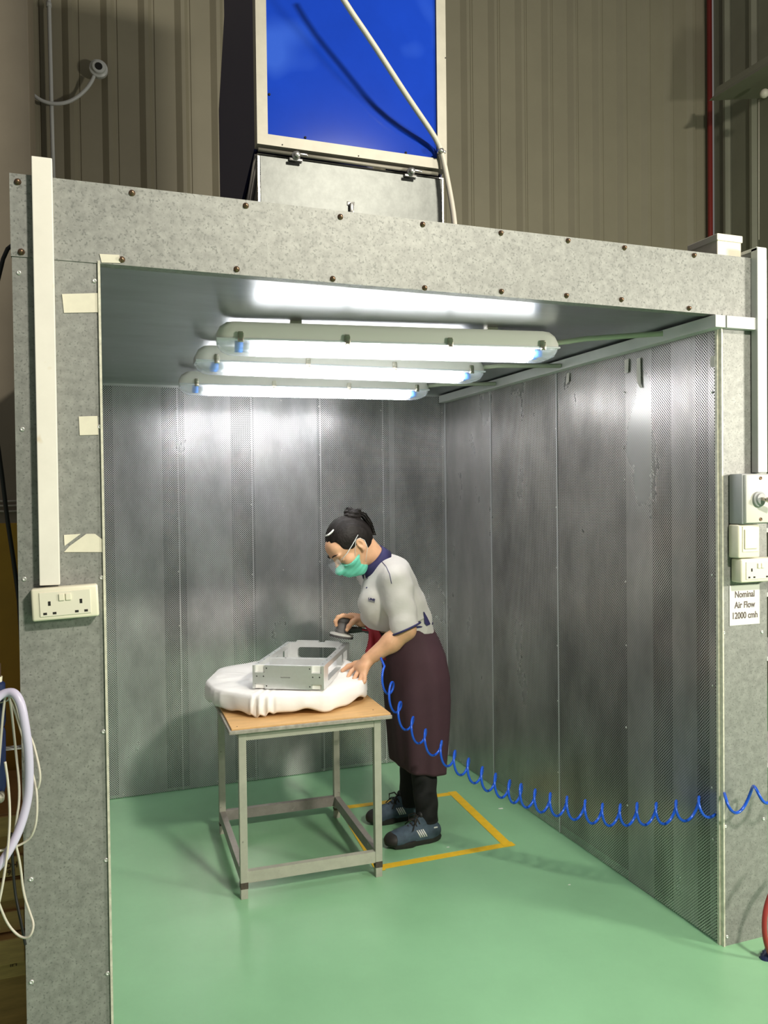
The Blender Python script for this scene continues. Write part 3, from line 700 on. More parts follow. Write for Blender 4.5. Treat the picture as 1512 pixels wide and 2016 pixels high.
# front plate: four corner pockets (notched outline), holes and a slot
nt_, nb = .052, .010
fo = [(0, .0), (nb, 0), (nb, .022), (nt_, .022), (nt_, 0), (FL-nt_, 0), (FL-nt_, .022), (FL-nb, .022), (FL-nb, 0), (FL, 0), (FL, FH), (FL-nb, FH), (FL-nb, FH-.030), (FL-nt_, FH-.030), (FL-nt_, FH), (nt_, FH), (nt_, FH-.030), (nb, FH-.030), (nb, FH), (0, FH)]
hl = [circ(x, z, .0032) for x, z in ((.018, .052), (.047, .052), (.060, FH-.012), (.060, .012), (FL-.018, .052), (FL-.047, .052), (FL-.060, FH-.012), (FL-.060, .012))]
hl.append(rrect(.120, .0465, .162, .0515, .002, 3))
fp = plate('front_plate', fo, hl, (0, 0, 0), X_, Z_, (0, 1, 0), .010, 'alumachined', t)
b = MB(); b.box((0, .0102, 0), (FL, ft, FH)); b.build('front_wall', 'alubright', t)
for x in (nb+.002, FL-nt_+.002):
    for z in (.0, FH-.028): MB().box((x, .0085, z), (x+nt_-nb-.004, .0101, z+.028), .0005).build('corner_pocket', 'pocket', t)
b = MB()
for h_ in hl[:8]:
    cx = sum(p[0] for p in h_)/len(h_); cz = sum(p[1] for p in h_)/len(h_); b.cyl((cx, .004, cz), (cx, .0101, cz), .0034, n=12)
b.build('screw_hole', 'hole', t)
plate('rear_plate', [(0, 0), (FL, 0), (FL, FH), (FL-.04, FH), (FL-.045, FH+.008), (.19, FH+.008), (.185, FH), (.16, FH), (.155, FH+.008), (.05, FH+.008), (.045, FH), (0, FH)], [rrect(.055, .022, FL-.055, FH-.022, .016)], (0, FD-ft, 0), X_, Z_, Y_, ft, 'alumachined', t)
for x in (0, FL-.026):
    plate('side_rail', [(0, 0), (FD-2*ft, 0), (FD-2*ft, FH), (0, FH)], [rrect(.06, .020, FD-2*ft-.16, FH-.022, .010), rrect(FD-2*ft-.13, .03, FD-2*ft-.04, FH-.022, .008)], (x, ft, 0), Y_, Z_, X_, .026 if x else .018, 'alumachined', t)
    b = MB()
    for yy in (.05, .13, .21, .30, .40, .47): b.cyl((x+.011, yy, FH-.001), (x+.011, yy, FH+.0005), .0028, n=10)
    b.build('tapped_hole', 'hole', t)
MB().box((.018, .19, .004), (FL-.026, .206, FH-.006), .002).build('cross_wall', 'alumachined', t)
MB().box((.018, ft, .004), (FL-.026, .036, FH-.004), .001).box((.018, ft, .002), (FL-.026, .19, .010)).build('inner_ledge', 'alubright', t)
MB().cyl((FL/2, .026, FH-.004), (FL/2, .026, FH-.0035), .003, n=10).cyl((FL*.3, .19, FH-.006), (FL*.3, .19, FH-.005), .003, n=10).build('tapped_hole', 'hole', t)
t.location = (.600, 1.140, .790); t.rotation_euler = (0, 0, -.50)

# ------------------------------------------------------------------ floor marking
t = thing('floor_marking', (1.45, 1.35, 0), 'yellow tape square on the green floor around the worker\'s feet', 'floor tape')
def strip(a, b_, w_, z): 
    a, b_ = Vector(a), Vector(b_); d = (b_-a).normalized(); n_ = Vector((-d.y, d.x, 0))*w_/2; return MB().prism([a-n_+Vector((0, 0, z)), b_-n_+Vector((0, 0, z)), b_+n_+Vector((0, 0, z)), a+n_+Vector((0, 0, z))], (0, 0, .0008)).build('tape_strip', 'floortape', t)
c1, c2, c3, c4 = (1.72, 1.02, 0), (1.765, 1.685, 0), (1.175, 1.715, 0), (1.105, 1.03, 0)
strip((1.76, 1.019, 0), (1.115, 1.018, 0), .042, .0004); strip((1.725, .995, 0), (1.775, 1.715, 0), .046, .0013)
strip((1.78, 1.69, 0), (1.16, 1.72, 0), .042, .0004); strip((1.105, .985, 0), (1.165, 1.74, 0), .044, .0013)

# ------------------------------------------------------------------ blue coiled air hose
tips = [(757, 1312), (770, 1345), (786, 1385), (812, 1414), (837, 1438), (869, 1461), (895, 1480), (922, 1495), (949, 1512), (975, 1525), (1003, 1538), (1025, 1545), (1053, 1556), (1083, 1563), (1116, 1570), (1152, 1577), (1186, 1584), (1221, 1585), (1254, 1582), (1292, 1582), (1331, 1577), (1376, 1569), (1426, 1562), (1484, 1548), (1546, 1520), (1610, 1490)]
hp = []; nt2 = len(tips); rad0, rad1 = .042, .038
ctrs = []
for i, (x, y) in enumerate(tips):
    f = min(1, max(0, (x-757)/(1484-757))); Yv = 1.10*(1-f)**1.0-.10*f if x <= 1484 else -.10-.06*(x-1484)/60
    R_ = rad0*(1-f)+rad1*f; ctrs.append((at(x, y, Y=Yv)-Vector((0, 0, R_)), R_))
for i in range(nt2-1):
    a, ra = ctrs[i]; b_, rb = ctrs[i+1]; tdir = (ctrs[min(i+2, nt2-1)][0]-ctrs[max(i-1, 0)][0]).normalized()
    hz = Vector((-tdir.y, tdir.x, 0)).normalized(); up = Vector((0, 0, 1))
    for k in range(22):
        s_ = k/22; th2 = 2*PI*s_; c_ = a.lerp(b_, s_); rr = ra+(rb-ra)*s_
        hp.append(c_+up*rr*math.cos(th2)-hz*rr*math.sin(th2))
start = at(738, 1246, Y=1.42)
lead = [start, at(745, 1256, Y=1.36), at(748, 1275, Y=1.24), at(750, 1296, Y=1.14)]
t = thing('coiled_air_hose', hp[len(hp)//2], 'bright blue coiled air hose sagging from the worker to the right column', 'hose')
pts = lead+hp
MB().tube(pts, .0052, 8).build('hose_coil', 'bluecoil', t, True)
MB().cyl(lead[0], lead[0].lerp(lead[1], .8), .007, n=12).build('hose_coupling', 'steel', t, True)

# ------------------------------------------------------------------ clutter beyond the left column
Yb = .9
o = MB().box((-1.6, .70, 1.0-.62), (-.235, .74, at(20, 1030, Y=.7).z), .002).build('yellow_board', 'yellow'); tag(o, 'scuffed mustard yellow board standing left of the booth', 'board')
t = thing('black_cable', (-.27, .3, 1.4), 'black cable hanging diagonally past the left edge of the booth', 'cable')
cps = [at(x, y, Y=.3) for x, y in ((-14, 780), (-8, 850), (3, 930), (14, 1020), (26, 1100), (37, 1180), (44, 1290), (60, 1420))]
MB().tube(cps, .0062, 8).build('cable', 'black', t, True)
cps = [at(x, y, Y=.4) for x, y in ((30, 478), (15, 490), (6, 510), (0, 535), (-6, 560), (-12, 620))]
o = MB().tube(cps, .006, 8).build('black_cable', 'black', smooth=True); tag(o, 'short curved black cable at the top left edge behind the booth', 'cable')
for k, (y0, y1, lab) in enumerate(((986, 985, 'topmost of three thin pale cables running along the left wall'), (995, 994, 'middle of three thin pale cables running along the left wall'), (1006, 1005, 'lowest of three thin pale cables running along the left wall'))):
    o = MB().tube([at(-30, y0, Y=2.78), at(15, y0+1, Y=2.78), at(60, y1, Y=2.78)], .006, 6).build('wall_cable', 'conduit', smooth=True); tag(o, lab, 'cable')
Yh = -.075
def hosepts(lst, Y, n=2):
    p = [at(x, y, Y=Y+(.012*math.sin(i))) for i, (x, y) in enumerate(lst)]
    for _ in range(n): p = [p[0]]+[q for i in range(len(p)-1) for q in (p[i].lerp(p[i+1], .25), p[i].lerp(p[i+1], .75))]+[p[-1]]
    return p
t = thing('lilac_hose', at(28, 1366, Y=Yh), 'thick pale lilac hose looping over the rack at far left', 'hose')
MB().tube(hosepts([(-20, 1395), (-5, 1372), (15, 1362), (30, 1364), (42, 1385), (50, 1430), (57, 1480), (58, 1540), (54, 1580), (40, 1630), (20, 1672), (-5, 1710), (-25, 1725)], Yh), .0105, 12).build('hose', 'lilac', t, True)
for lst, Y, lab in (([(-8, 1560), (0, 1480), (6, 1400), (12, 1362)], -.06, 'thin pale cable falling from the hook at the extreme left edge'),
        ([(15, 1362), (22, 1390), (30, 1470), (38, 1540), (38, 1580), (33, 1610), (28, 1650), (40, 1700), (46, 1760), (60, 1800), (67, 1820), (62, 1840), (52, 1848), (35, 1842), (15, 1820), (0, 1785), (-8, 1760)], -.055, 'long pale cable looping down to the wooden pallet at far left'),
        ([(20, 1366), (32, 1386), (42, 1430), (62, 1450), (75, 1500), (80, 1530), (76, 1550), (72, 1555)], -.05, 'short pale cable curving onto the left column beside the lilac hose'),
        ([(16, 1370), (30, 1400), (50, 1470), (66, 1530), (73, 1560), (73, 1610), (66, 1640), (55, 1655), (30, 1668), (-5, 1676)], -.045, 'pale cable curving along the left column behind the lilac hose'),
        ([(10, 1500), (16, 1540), (20, 1600), (17, 1660), (9, 1720), (0, 1770), (-6, 1790)], -.10, 'pale cable hanging in front of the wooden crates at the left edge')):
    o = MB().tube(hosepts(lst, Y), .0030, 8).build('pale_cable', 'white_cable', smooth=True); tag(o, lab, 'cable')
t = thing('hanging_black_cable', at(26, 1700, Y=.0), 'black cord hanging in front of the wooden crates, left of the booth', 'cable')
MB().tube(hosepts([(22, 1640), (25, 1700), (29, 1755), (36, 1790), (44, 1830), (50, 1860)], .0), .0035, 8).build('cable', 'black', t, True)
# air filter regulator at the frame edge with its hook rack
c_ = at(-4, 1450, Y=-.02)
t = thing('air_regulator', c_, 'blue cylindrical air filter regulator with brass port at the extreme left edge', 'air regulator')
z_ = lambda y: at(-4, y, Y=-.02).z
MB().lathe([(.016, z_(1430)-c_.z), (.019, z_(1420)-c_.z), (.019, z_(1346)-c_.z), (.014, z_(1342)-c_.z)], c_, n=20).build('upper_bowl', 'navyhose', t, ang=40)
MB().lathe([(.012, z_(1342)-c_.z), (.013, z_(1332)-c_.z)], c_, n=18).build('collar_ring', 'cream', t, ang=40)
MB().lathe([(.010, z_(1332)-c_.z), (.010, z_(1306)-c_.z)], c_, n=14).build('knob', 'bolt', t, ang=40)
MB().lathe([(.012, z_(1560)-c_.z), (.016, z_(1550)-c_.z), (.018, z_(1440)-c_.z), (.015, z_(1432)-c_.z)], c_, n=20).build('lower_bowl', 'navyhose', t, ang=40)
MB().cyl(c_+Vector((.004, -.01, z_(1562)-c_.z)), c_+Vector((.006, -.045, z_(1562)-c_.z)), .010, n=16).build('brass_port', 'alu', t, True)
t = thing('hook_rack', at(20, 1475, Y=.02), 'small white wire hook rack holding the cables at far left', 'hook')
MB().box(at(-8, 1480, Y=.0), at(45, 1466, Y=.03)).box(at(5, 1498, Y=-.01), at(9, 1478, Y=.0)).build('rack_plate', 'pvc_grey', t)
MB().tube([at(-5, 1385, Y=-.05), at(14, 1380, Y=-.055), at(26, 1366, Y=-.08)], .002, 6).build('hook_wire', 'steel', t, True)
# crates and pallet
def crate(x1, y0, z0, z1, label, txts, mm='wood', wd=.9, dp=.4):
    t = thing('wooden_crate', (x1-.3, y0+.2, z0), label, 'crate')
    MB().box((x1-wd, y0, z0), (x1, y0+dp, z1), .003).build('crate_body', mm, t)
    MB().box((x1-wd, y0-.012, z0+.004), (x1-.002, y0-.001, z0+.06), .002).build('batten', 'woodl', t)
    MB().box((x1-wd, y0-.012, z1-.06), (x1-.002, y0-.001, z1-.004), .002).build('batten', 'woodl', t)
    for tx, sz, p in txts: letters('stencil_text', tx, sz, 'ink', t, Matrix.Translation(p) @ FACE_FRONT, 1, .0004)
    return t
Yc = .25
zc = lambda y: at(25, y, Y=Yc).z
xr = -.225
crate(xr, Yc, zc(1725), zc(1600), 'upper wooden crate with stencilled letters behind the hanging cables', [('OH', .022, (at(31, 1702, Y=Yc-.014).x-.012, Yc-.0135, zc(1700))), ('9E', .020, (at(31, 1716, Y=Yc-.014).x-.012, Yc-.0135, zc(1714)))])
crate(xr, Yc, zc(1832), zc(1727), 'lower brown wooden crate resting on the pallet, left of the booth', [], 'wood')
o = MB().box((xr-.9, Yc-.04, zc(1884)), (xr, Yc+.55, zc(1834)), .003).build('pallet_board', 'woodl'); tag(o, 'pale wooden pallet board under the lower crate', 'pallet')
t = crate(xr, Yc+.02, 0, zc(1886), 'dark brown carton with stencilled letters under the pallet board', [('IH', .02, (at(34, 1905, Y=Yc).x-.01, Yc+.0045, zc(1900)))], 'wood', .12, .4)
o = MB().tube([at(-30, 2040, Z=.012), at(20, 2000, Z=.012), at(40, 1975, Z=.012), at(70, 1940, Z=.012)], .008, 8).build('floor_cable', 'black', smooth=True); tag(o, 'black cable lying on the floor at the bottom left corner', 'cable')

# ------------------------------------------------------------------ hoses and shelf slivers beyond the right column
Yr = -.12
t = thing('red_hose', at(1520, 1800, Y=Yr), 'dark red hose hanging in a loop at the right edge', 'hose')
MB().tube(hosepts([(1560, 1700), (1530, 1735), (1512, 1770), (1504, 1810), (1506, 1850), (1518, 1885), (1545, 1910)], Yr), .0085, 12).build('hose', 'redhose', t, True)
t = thing('navy_hose', at(1515, 1890, Y=Yr), 'coiled dark navy ribbed hose at the right edge near the floor', 'hose')
b = MB()
pth = hosepts([(1548, 1868), (1516, 1873), (1504, 1890), (1508, 1912), (1530, 1926), (1560, 1930)], Yr, 3)
b.tube(pth, [.017+.003*(i % 2) for i in range(len(pth))], 12); b.build('hose', 'navyhose', t, True)
t = thing('storage_shelf', (2.9, .9, 0), 'storage shelf with blue bins glimpsed past the right column', 'shelf')
for x in (2.44, 3.3):
    for y in (.7, 1.1): MB().box((x, y, 0), (x+.03, y+.03, 1.6)).build('post', 'greypaint', t)
for z in (.3, .8, 1.1, 1.4): MB().box((2.44, .7, z), (3.33, 1.13, z+.02)).build('shelf_board', 'pvc_grey', t)
k = 0
for z, nm in ((.32, 'bottom'), (.82, 'second'), (1.12, 'third'), (1.42, 'top')):
    o = MB().box((2.46, .74, z), (2.72, 1.05, z+.20), .008).box((2.455, .735, z+.185), (2.725, 1.055, z+.205), .004).build('storage_bin', 'brick'); tag(o, 'blue storage bin on the %s shelf beyond the right column' % nm, 'bin')

# small scraps lying on the floor
for px, py, r_, lab in ((986, 1592, .011, 'white paint chip on the floor between the yellow square and the right wall'), (882, 1668, .006, 'small pale scrap on the floor beside the near shoe'), (1121, 1742, .005, 'tiny white speck on the floor below the sagging hose')):
    p = at(px, py, Z=.0004); o = MB().prism([p+Vector((r_*(1+.3*math.sin(k*2.1))*math.cos(k*PI/4), r_*(.7+.25*math.cos(k*1.7))*math.sin(k*PI/4), 0)) for k in range(8)], (0, 0, .0012)).build('floor_scrap', 'stripe'); tag(o, lab, 'scrap')

# ------------------------------------------------------------------ the worker
V = Vector
HS = 1.05                                               # head scale
hc = at(690, 1072, Y=1.325)                              # head centre
hn = V((-.707, -.10, -.700)).normalized(); hs = V((0, -1, 0)); hs = (hs-hn*hs.dot(hn)).normalized(); hu = hs.cross(hn)
if hu.z < 0: hu = -hu
HR = (tuple(hn), tuple(hs), tuple(hu))                  # head axes: forward, her left (towards the camera), up
def hp_(f, s_, u): return hc+hn*(f*HS)+hs*(s_*HS)+hu*(u*HS)
def tilt(a):                                            # rows: forward(-X) rotated down by a about Y
    return ((-math.cos(a), 0, -math.sin(a)), (0, 1, 0), (-math.sin(a), 0, math.cos(a)))
sh_l = at(778, 1141, Y=1.175); sh_r = V((sh_l.x, 1.510, sh_l.z))
el_l = at(799, 1240, Y=1.125); wr_l = at(724, 1299, Y=1.185)
el_r = at(790, 1232, Y=1.60); wr_r = at(712, 1223, Y=1.475)
nk = at(739, 1101, Y=1.340)
TORSO = [('e', at(786, 1208, Y=1.345), (.128, .150, .13), tilt(.25)), ('e', at(769, 1165, Y=1.345), (.110, .160, .125), tilt(.45)),
         ('e', at(770, 1127, Y=1.345), (.072, .150, .072), tilt(.75)), ('c', sh_l, sh_r, .055, .055),
         ('e', at(737, 1188, Y=1.285), (.066, .068, .080), None), ('e', at(748, 1188, Y=1.415), (.066, .068, .080), None),
         ('e', at(816, 1300, Y=1.345), (.130, .165, .15), None), ('e', at(800, 1250, Y=1.345), (.120, .140, .10), tilt(.15))]
def put(s, items, k, grow=0):
    for it in items:
        if it[0] == 'e': s.ell(it[1], it[2], it[3], k, grow)
        else: s.cone(it[1], it[2], it[3], it[4], k, grow)
hip_l, kn_l, an_l = at(816, 1330, Y=1.275), at(830, 1470, Y=1.262), at(842, 1622, Y=1.20)
hip_r, kn_r, an_r = at(826, 1330, Y=1.43), at(815, 1460, Y=1.45), at(806, 1592, Y=1.465)
LEGS = [('c', hip_l, kn_l, .078, .052), ('c', kn_l, V(an_l), .052, .036), ('c', hip_r, kn_r, .082, .056), ('c', kn_r, V(an_r), .056, .036)]
Zc = .802
def lift(p, dz): return V((p.x, p.y, p.z+dz))
def finger(s, pts, r0, r1, k=.004):
    for i in range(len(pts)-1):
        a = r0+(r1-r0)*i/(len(pts)-1); b_ = r0+(r1-r0)*(i+1)/(len(pts)-1); s.cone(pts[i], pts[i+1], a, b_, k)
s = SDF((.78, 1.02, -.0), (1.62, 1.72, 1.56), .003)
put(s, TORSO, .05, -.012); put(s, LEGS, .03, -.008)
# near (left) arm
s.cone(sh_l+V((0, .02, -.01)), el_l, .042, .043, .03); md = wr_l.lerp(el_l, .62)+V((0, 0, -.004)); s.cone(el_l, md, .044, .044, .02); s.cone(md, wr_l, .043, .0285, .02)
# far (right) arm
s.cone(sh_r, el_r, .050, .042, .03); s.cone(el_r, wr_r, .041, .027, .02)
# left hand, spread on the cloth
kn = [at(x, y, Y=Yk) for x, y, Yk in ((701, 1314, 1.215), (708, 1318, 1.190), (713, 1323, 1.168), (717, 1329, 1.150))]
for q in kn: s.cone(wr_l, q, .022, .0135, .012)
s.ell(wr_l.lerp(kn[1], .55)+V((0, 0, .002)), (.036, .036, .018), tilt(.5), .015)
FL_ = [[(701, 1314, 1.215), (692, 1321, 1.215), (687, 1329, 1.205), (684, 1335, 1.198)], [(708, 1318, 1.190), (702, 1328, 1.180), (697, 1337, 1.172), (694, 1343, 1.166)],
       [(713, 1323, 1.168), (711, 1333, 1.150), (708, 1341, 1.142), (705, 1346, 1.138)], [(717, 1329, 1.150), (718, 1336, 1.135), (717, 1342, 1.128), (714, 1346, 1.126)]]
for q in FL_: finger(s, [at(x, y, Y=yy) for x, y, yy in q], .0105, .0078)
finger(s, [at(715, 1303, Y=1.215), at(700, 1307, Y=1.245), at(686, 1312, Y=1.262), at(674, 1320, Y=1.262)], .0150, .0088, .010)
# right hand closed over the sander
sc0 = at(675, 1222, Y=1.475)                              # top of the sander
s.ell(at(700, 1217, Y=1.475), (.034, .040, .020), tilt(-.15), .02); s.cone(wr_r, at(690, 1214, Y=1.475), .025, .018, .02)
for yy, xx, ex in ((1.448, 692, 0), (1.470, 690, 1), (1.492, 691, 0), (1.512, 695, -2)):
    finger(s, [at(xx, 1214, Y=yy), at(676-ex, 1211.5, Y=yy), at(666-ex, 1215, Y=yy), at(660.5-ex*.5, 1223, Y=yy), at(662, 1231, Y=yy)], .0105, .0080)
finger(s, [at(703, 1219, Y=1.455), at(694, 1225, Y=1.430), at(687, 1233, Y=1.424), at(683, 1240, Y=1.428)], .0145, .0090, .008)
# neck and head
s.cone(nk, hp_(-.045, 0, -.055), .056, .050, .02)
s.ell(hp_(-.008, 0, .022), V((.098, .077, .095))*HS, HR, .015); s.ell(hp_(.030, 0, -.050), V((.062, .057, .066))*HS, HR, .03)
s.ell(hp_(.068, 0, .035), V((.030, .050, .045))*HS, HR, .03); s.cone(hp_(.055, .022, -.098), hp_(.055, -.022, -.098), .020, .020, .03)
for sg in (-1, 1):
    s.ell(hp_(.060, sg*.042, -.030), V((.028, .024, .026))*HS, HR, .02)      # cheek
    s.ell(hp_(.086, sg*.034, .020), V((.012, .024, .008))*HS, HR, .014)      # brow ridge
    s.cut_ell(hp_(.103, sg*.034, -.003), V((.016, .020, .012))*HS, HR, .012) # socket
    s.ell(hp_(.080, sg*.034, -.003), V((.0145, .0155, .0135))*HS, HR, .004)  # closed lid over the eye
    s.ell(hp_(-.014, sg*.079, -.012), V((.018, .0065, .030))*HS, (tuple(hn), tuple(hs), tuple(hu)), .006)
    s.cut_ell(hp_(-.008, sg*.087, -.008), V((.010, .008, .017))*HS, HR, .003)
    s.ell(hp_(-.006, sg*.078, -.036), V((.009, .006, .010))*HS, HR, .005)
s.cone(hp_(.092, 0, .008), hp_(.118, 0, -.034), .009, .012, .014); s.cone(hp_(.104, .012, -.038), hp_(.104, -.012, -.038), .010, .010, .01)
s.ell(hp_(.092, 0, -.066), V((.014, .024, .009))*HS, HR, .012)
body = s.mesh('person', 'skin')
tag(body, 'person in grey polo, maroon apron and green face mask bending over the table with sander', 'person')
PO = body
# face details
for sg in (1, -1):
    MB().tube([hp_(.0905, sg*(.034+dx), -.0065-abs(dx)*.12) for dx in (-.016, -.008, 0, .008, .016)], [.0008, .0014, .0016, .0016, .001], 6).build('eyelash', 'hair', PO, True)
    MB().tube([hp_(fx+.004, sg*sx, .028+ux) for fx, sx, ux in ((.101, .014, -.004), (.100, .026, .002), (.094, .040, .003), (.082, .053, -.002))], [.0018, .003, .0028, .001], 6).build('eyebrow', 'hair', PO, True)
# hair cap: follows the skull, stops at the hairline
s = SDF(hc-V((.19, .14, .17)), hc+V((.20, .14, .20)), .0025)
s.ell(hp_(-.012, 0, .030), V((.102, .083, .097))*HS, HR, .01); s.ell(hp_(-.040, 0, .005), V((.072, .072, .078))*HS, HR, .02)
hcv = np.array(hc); An, As, Au = np.array(hn), np.array(hs), np.array(hu)
def loc(x, y, z):
    X, Y_2, Z_2 = x-hcv[0], y-hcv[1], z-hcv[2]
    return ((X*An[0]+Y_2*An[1]+Z_2*An[2])/HS, (X*As[0]+Y_2*As[1]+Z_2*As[2])/HS, (X*Au[0]+Y_2*Au[1]+Z_2*Au[2])/HS)
def hairline(x, y, z):
    f, sd, u = loc(x, y, z); sd = np.abs(sd)
    front = f-(.028+.55*np.maximum(u, -.02)+.010*np.sin(u*70))-np.maximum(0, .045-sd)*.55
    front = np.where(u > .080, np.minimum(front, -.01), front)
    low = np.where(f > -.030, -.004-u+np.clip(f, 0, .03)*.1, -.064-u-(f+.03)*.25)
    low = np.where(f > -.030, np.maximum(low, (-.002-u)), low)
    return np.maximum(front, low)*.8
s.keep(hairline)
s.add(lambda x, y, z: .0012*np.sin(260*loc(x, y, z)[1]+30*loc(x, y, z)[0])*(1+0*z))
hair = s.mesh('hair', 'hair', PO)
# bun and loose strands
bc = at(691, 1012, Y=1.335)
s = SDF(bc-V((.07, .07, .06)), bc+V((.07, .07, .06)), .0025)
s.ell(bc, (.034, .032, .024), tilt(-.2), .01); s.cone(bc+V((-.02, -.02, -.01)), bc+V((.03, -.015, .012)), .016, .014, .006); s.cone(bc+V((-.01, .0, .018)), bc+V((.03, .01, .008)), .016, .012, .006)
s.cone(bc+V((0, -.028, -.012)), bc+V((.032, -.018, -.012)), .013, .012, .004); s.cone(bc, hp_(-.05, 0, .075), .020, .022, .01)
s.add(lambda x, y, z: .0014*np.sin(300*(z+.3*x)+60*y)); s.mesh('hair_bun', 'hair', hair)
rnd = random.Random(5); b = MB()
for i in range(46):
    a = rnd.uniform(0, 2*PI); r0 = rnd.uniform(.014, .032); st = bc+V((r0*math.cos(a), -.01+r0*math.sin(a)*.8, rnd.uniform(.0, .022)))
    d = V((math.cos(a)*.6+rnd.uniform(-.6, .9), rnd.uniform(-.4, .4), rnd.uniform(.2, 1))).normalized()*rnd.uniform(.008, .024)
    b.tube([st, st+d*.6, st+d+V((rnd.uniform(0, .012), 0, -.002))], [.0011, .0007, .0003], 4)
for i in range(16):     # loops falling from the bun to the nape
    k = rnd.uniform(-.006, .012); dy = rnd.uniform(-.03, .02)
    b.tube([bc+V((.028, dy, .006+k)), bc+V((.055+k, dy, -.008+k)), bc+V((.083+k, dy, -.045+k*.6)), bc+V((.106+k, dy*.6, -.10))], [.0022, .0022, .002, .0012], 5)
tag(b.build('loose_hair', 'hair', hair, True), kind='stuff')
MB().tube([hp_(.062, .035, .118), hp_(.052, .046, .114), hp_(.036, .052, .113), hp_(.022, .052, .114)], [.003, .0045, .0045, .003], 8).build('hair_clip', 'stripe', hair, True)
# face mask and glasses
s = SDF(hc-V((.20, .14, .19)), hc+V((.18, .14, .16)), .0025); g_ = .007
s.ell(hp_(.030, 0, -.050), V((.062, .057, .066))*HS, HR, .03, g_); s.cone(hp_(.055, .022, -.098), hp_(.055, -.022, -.098), .020+g_, .020+g_, .03)
for sg in (-1, 1): s.ell(hp_(.060, sg*.042, -.030), V((.028, .024, .026))*HS, HR, .02, g_)
s.cone(hp_(.102, 0, -.020), hp_(.122, 0, -.040), .014, .018, .03); s.ell(hp_(.092, 0, -.070), V((.024, .032, .028))*HS, HR, .03)
def maskcut(x, y, z):
    f, sd, u = loc(x, y, z); a = np.abs(sd)
    top = u+.020+np.maximum(0, a-.012)*.42-np.maximum(0, a-.045)*.2
    back = (.030+.012*np.cos((u+.075)*75))-f
    return np.maximum(np.maximum(top, back), -(u+.135))
s.keep(maskcut); s.add(lambda x, y, z: .0009*np.sin(320*loc(x, y, z)[2]+25*loc(x, y, z)[0]))
msk = s.mesh('face_mask', 'mask', PO)
for sg in (1, -1):
    MB().tube([hp_(.045, sg*.064, -.034), hp_(.015, sg*.075, -.004), hp_(-.006, sg*.083, .018), hp_(-.026, sg*.085, .010), hp_(-.034, sg*.083, -.012), hp_(-.022, sg*.079, -.045), hp_(.024, sg*.062, -.085)], .0013, 6).build('ear_loop', 'loop', msk, True)
gls = MB()
rr_ = []
for i in range(13):
    a = -1.05+2.1*i/12; f = .060+.062*math.cos(a); sd = .078*math.sin(a)
    rr_.append((f, sd))
gl = bpy.data.meshes.new('safety_glasses'); bmg = bmesh.new(); ra_, rb_ = [], []
for f, sd in rr_: ra_.append(bmg.verts.new(hp_(f+.012, sd, .018))); rb_.append(bmg.verts.new(hp_(f+.020, sd, -.034)))
for i in range(12): bmg.faces.new((ra_[i], ra_[i+1], rb_[i+1], rb_[i]))
bmesh.ops.solidify(bmg, geom=bmg.faces[:], thickness=.0018); bmesh.ops.recalc_face_normals(bmg, faces=bmg.faces); bmg.to_mesh(gl); bmg.free()
GL = link('safety_glasses', gl, 'goggle', PO, True)
for sg in (1, -1): MB().tube([hp_(.098, sg*.068, .004), hp_(.060, sg*.080, .008), hp_(.020, sg*.085, .016), hp_(-.030, sg*.084, .026)], [.0016, .002, .002, .0014], 6).build('temple_arm', 'pvc_grey', GL, True)

# clothing -----------------------------------------------------------------
SG = .010
s = SDF((.98, 1.03, .93), (1.62, 1.70, 1.42), .003)
put(s, TORSO[:6]+[TORSO[7]], .06, SG)
s.ell(at(757, 1214, Y=1.345), (.100, .130, .070), None, .05); s.ell(at(752, 1160, Y=1.345), (.070, .115, .060), None, .05)
s.cone(sh_l, sh_l.lerp(el_l, .5), .056, .060, .04); s.cone(sh_r, sh_r.lerp(el_r, .5), .060, .064, .04)
hem_l = sh_l.lerp(el_l, .98); s.cone(sh_l.lerp(el_l, .25), hem_l, .056, .067, .03); s.cone(sh_r.lerp(el_r, .4), sh_r.lerp(el_r, .80), .068, .066, .02)
wz = at(790, 1238, Y=1.2).z
s.add(lambda x, y, z: .0030*np.sin(34*(x*.9+z*1.2)+9*y)*np.sin(22*y+17*z)+.0016*np.sin(55*(z-.7*x)+14*y))
nd = (hp_(-.045, 0, -.055)-nk).normalized()
def shirtcut(x, y, z):
    # waist plane, sleeve hems and neck opening
    ax = np.array(el_l-sh_l); ax = ax/np.linalg.norm(ax); t_ = (x-hem_l.x)*ax[0]+(y-hem_l.y)*ax[1]+(z-hem_l.z)*ax[2]
    arm = np.where((y < 1.205) & (z < 1.14), t_-.002+.25*(x-hem_l.x), -1)
    waist = wz-.022-z-.10*(x-1.3)
    waist = np.where(y < 1.205-.0, np.where(x < 1.35, -1, waist), waist)
    nkc = (x-nk.x)*nd.x+(y-nk.y)*nd.y+(z-nk.z)*nd.z
    rad = np.sqrt(np.maximum((x-nk.x)**2+(y-nk.y)**2+(z-nk.z)**2-nkc**2, 0))
    nkc = np.where(rad < .085, nkc-.012, -1)
    return np.maximum(np.maximum(arm, waist), nkc)
s.keep(shirtcut)
ax_ = (el_l-sh_l).normalized(); s.cut_cone(hem_l-ax_*.045, hem_l+ax_*.08, .056, .057)
shirt = s.mesh('polo_shirt', 'shirt', PO)
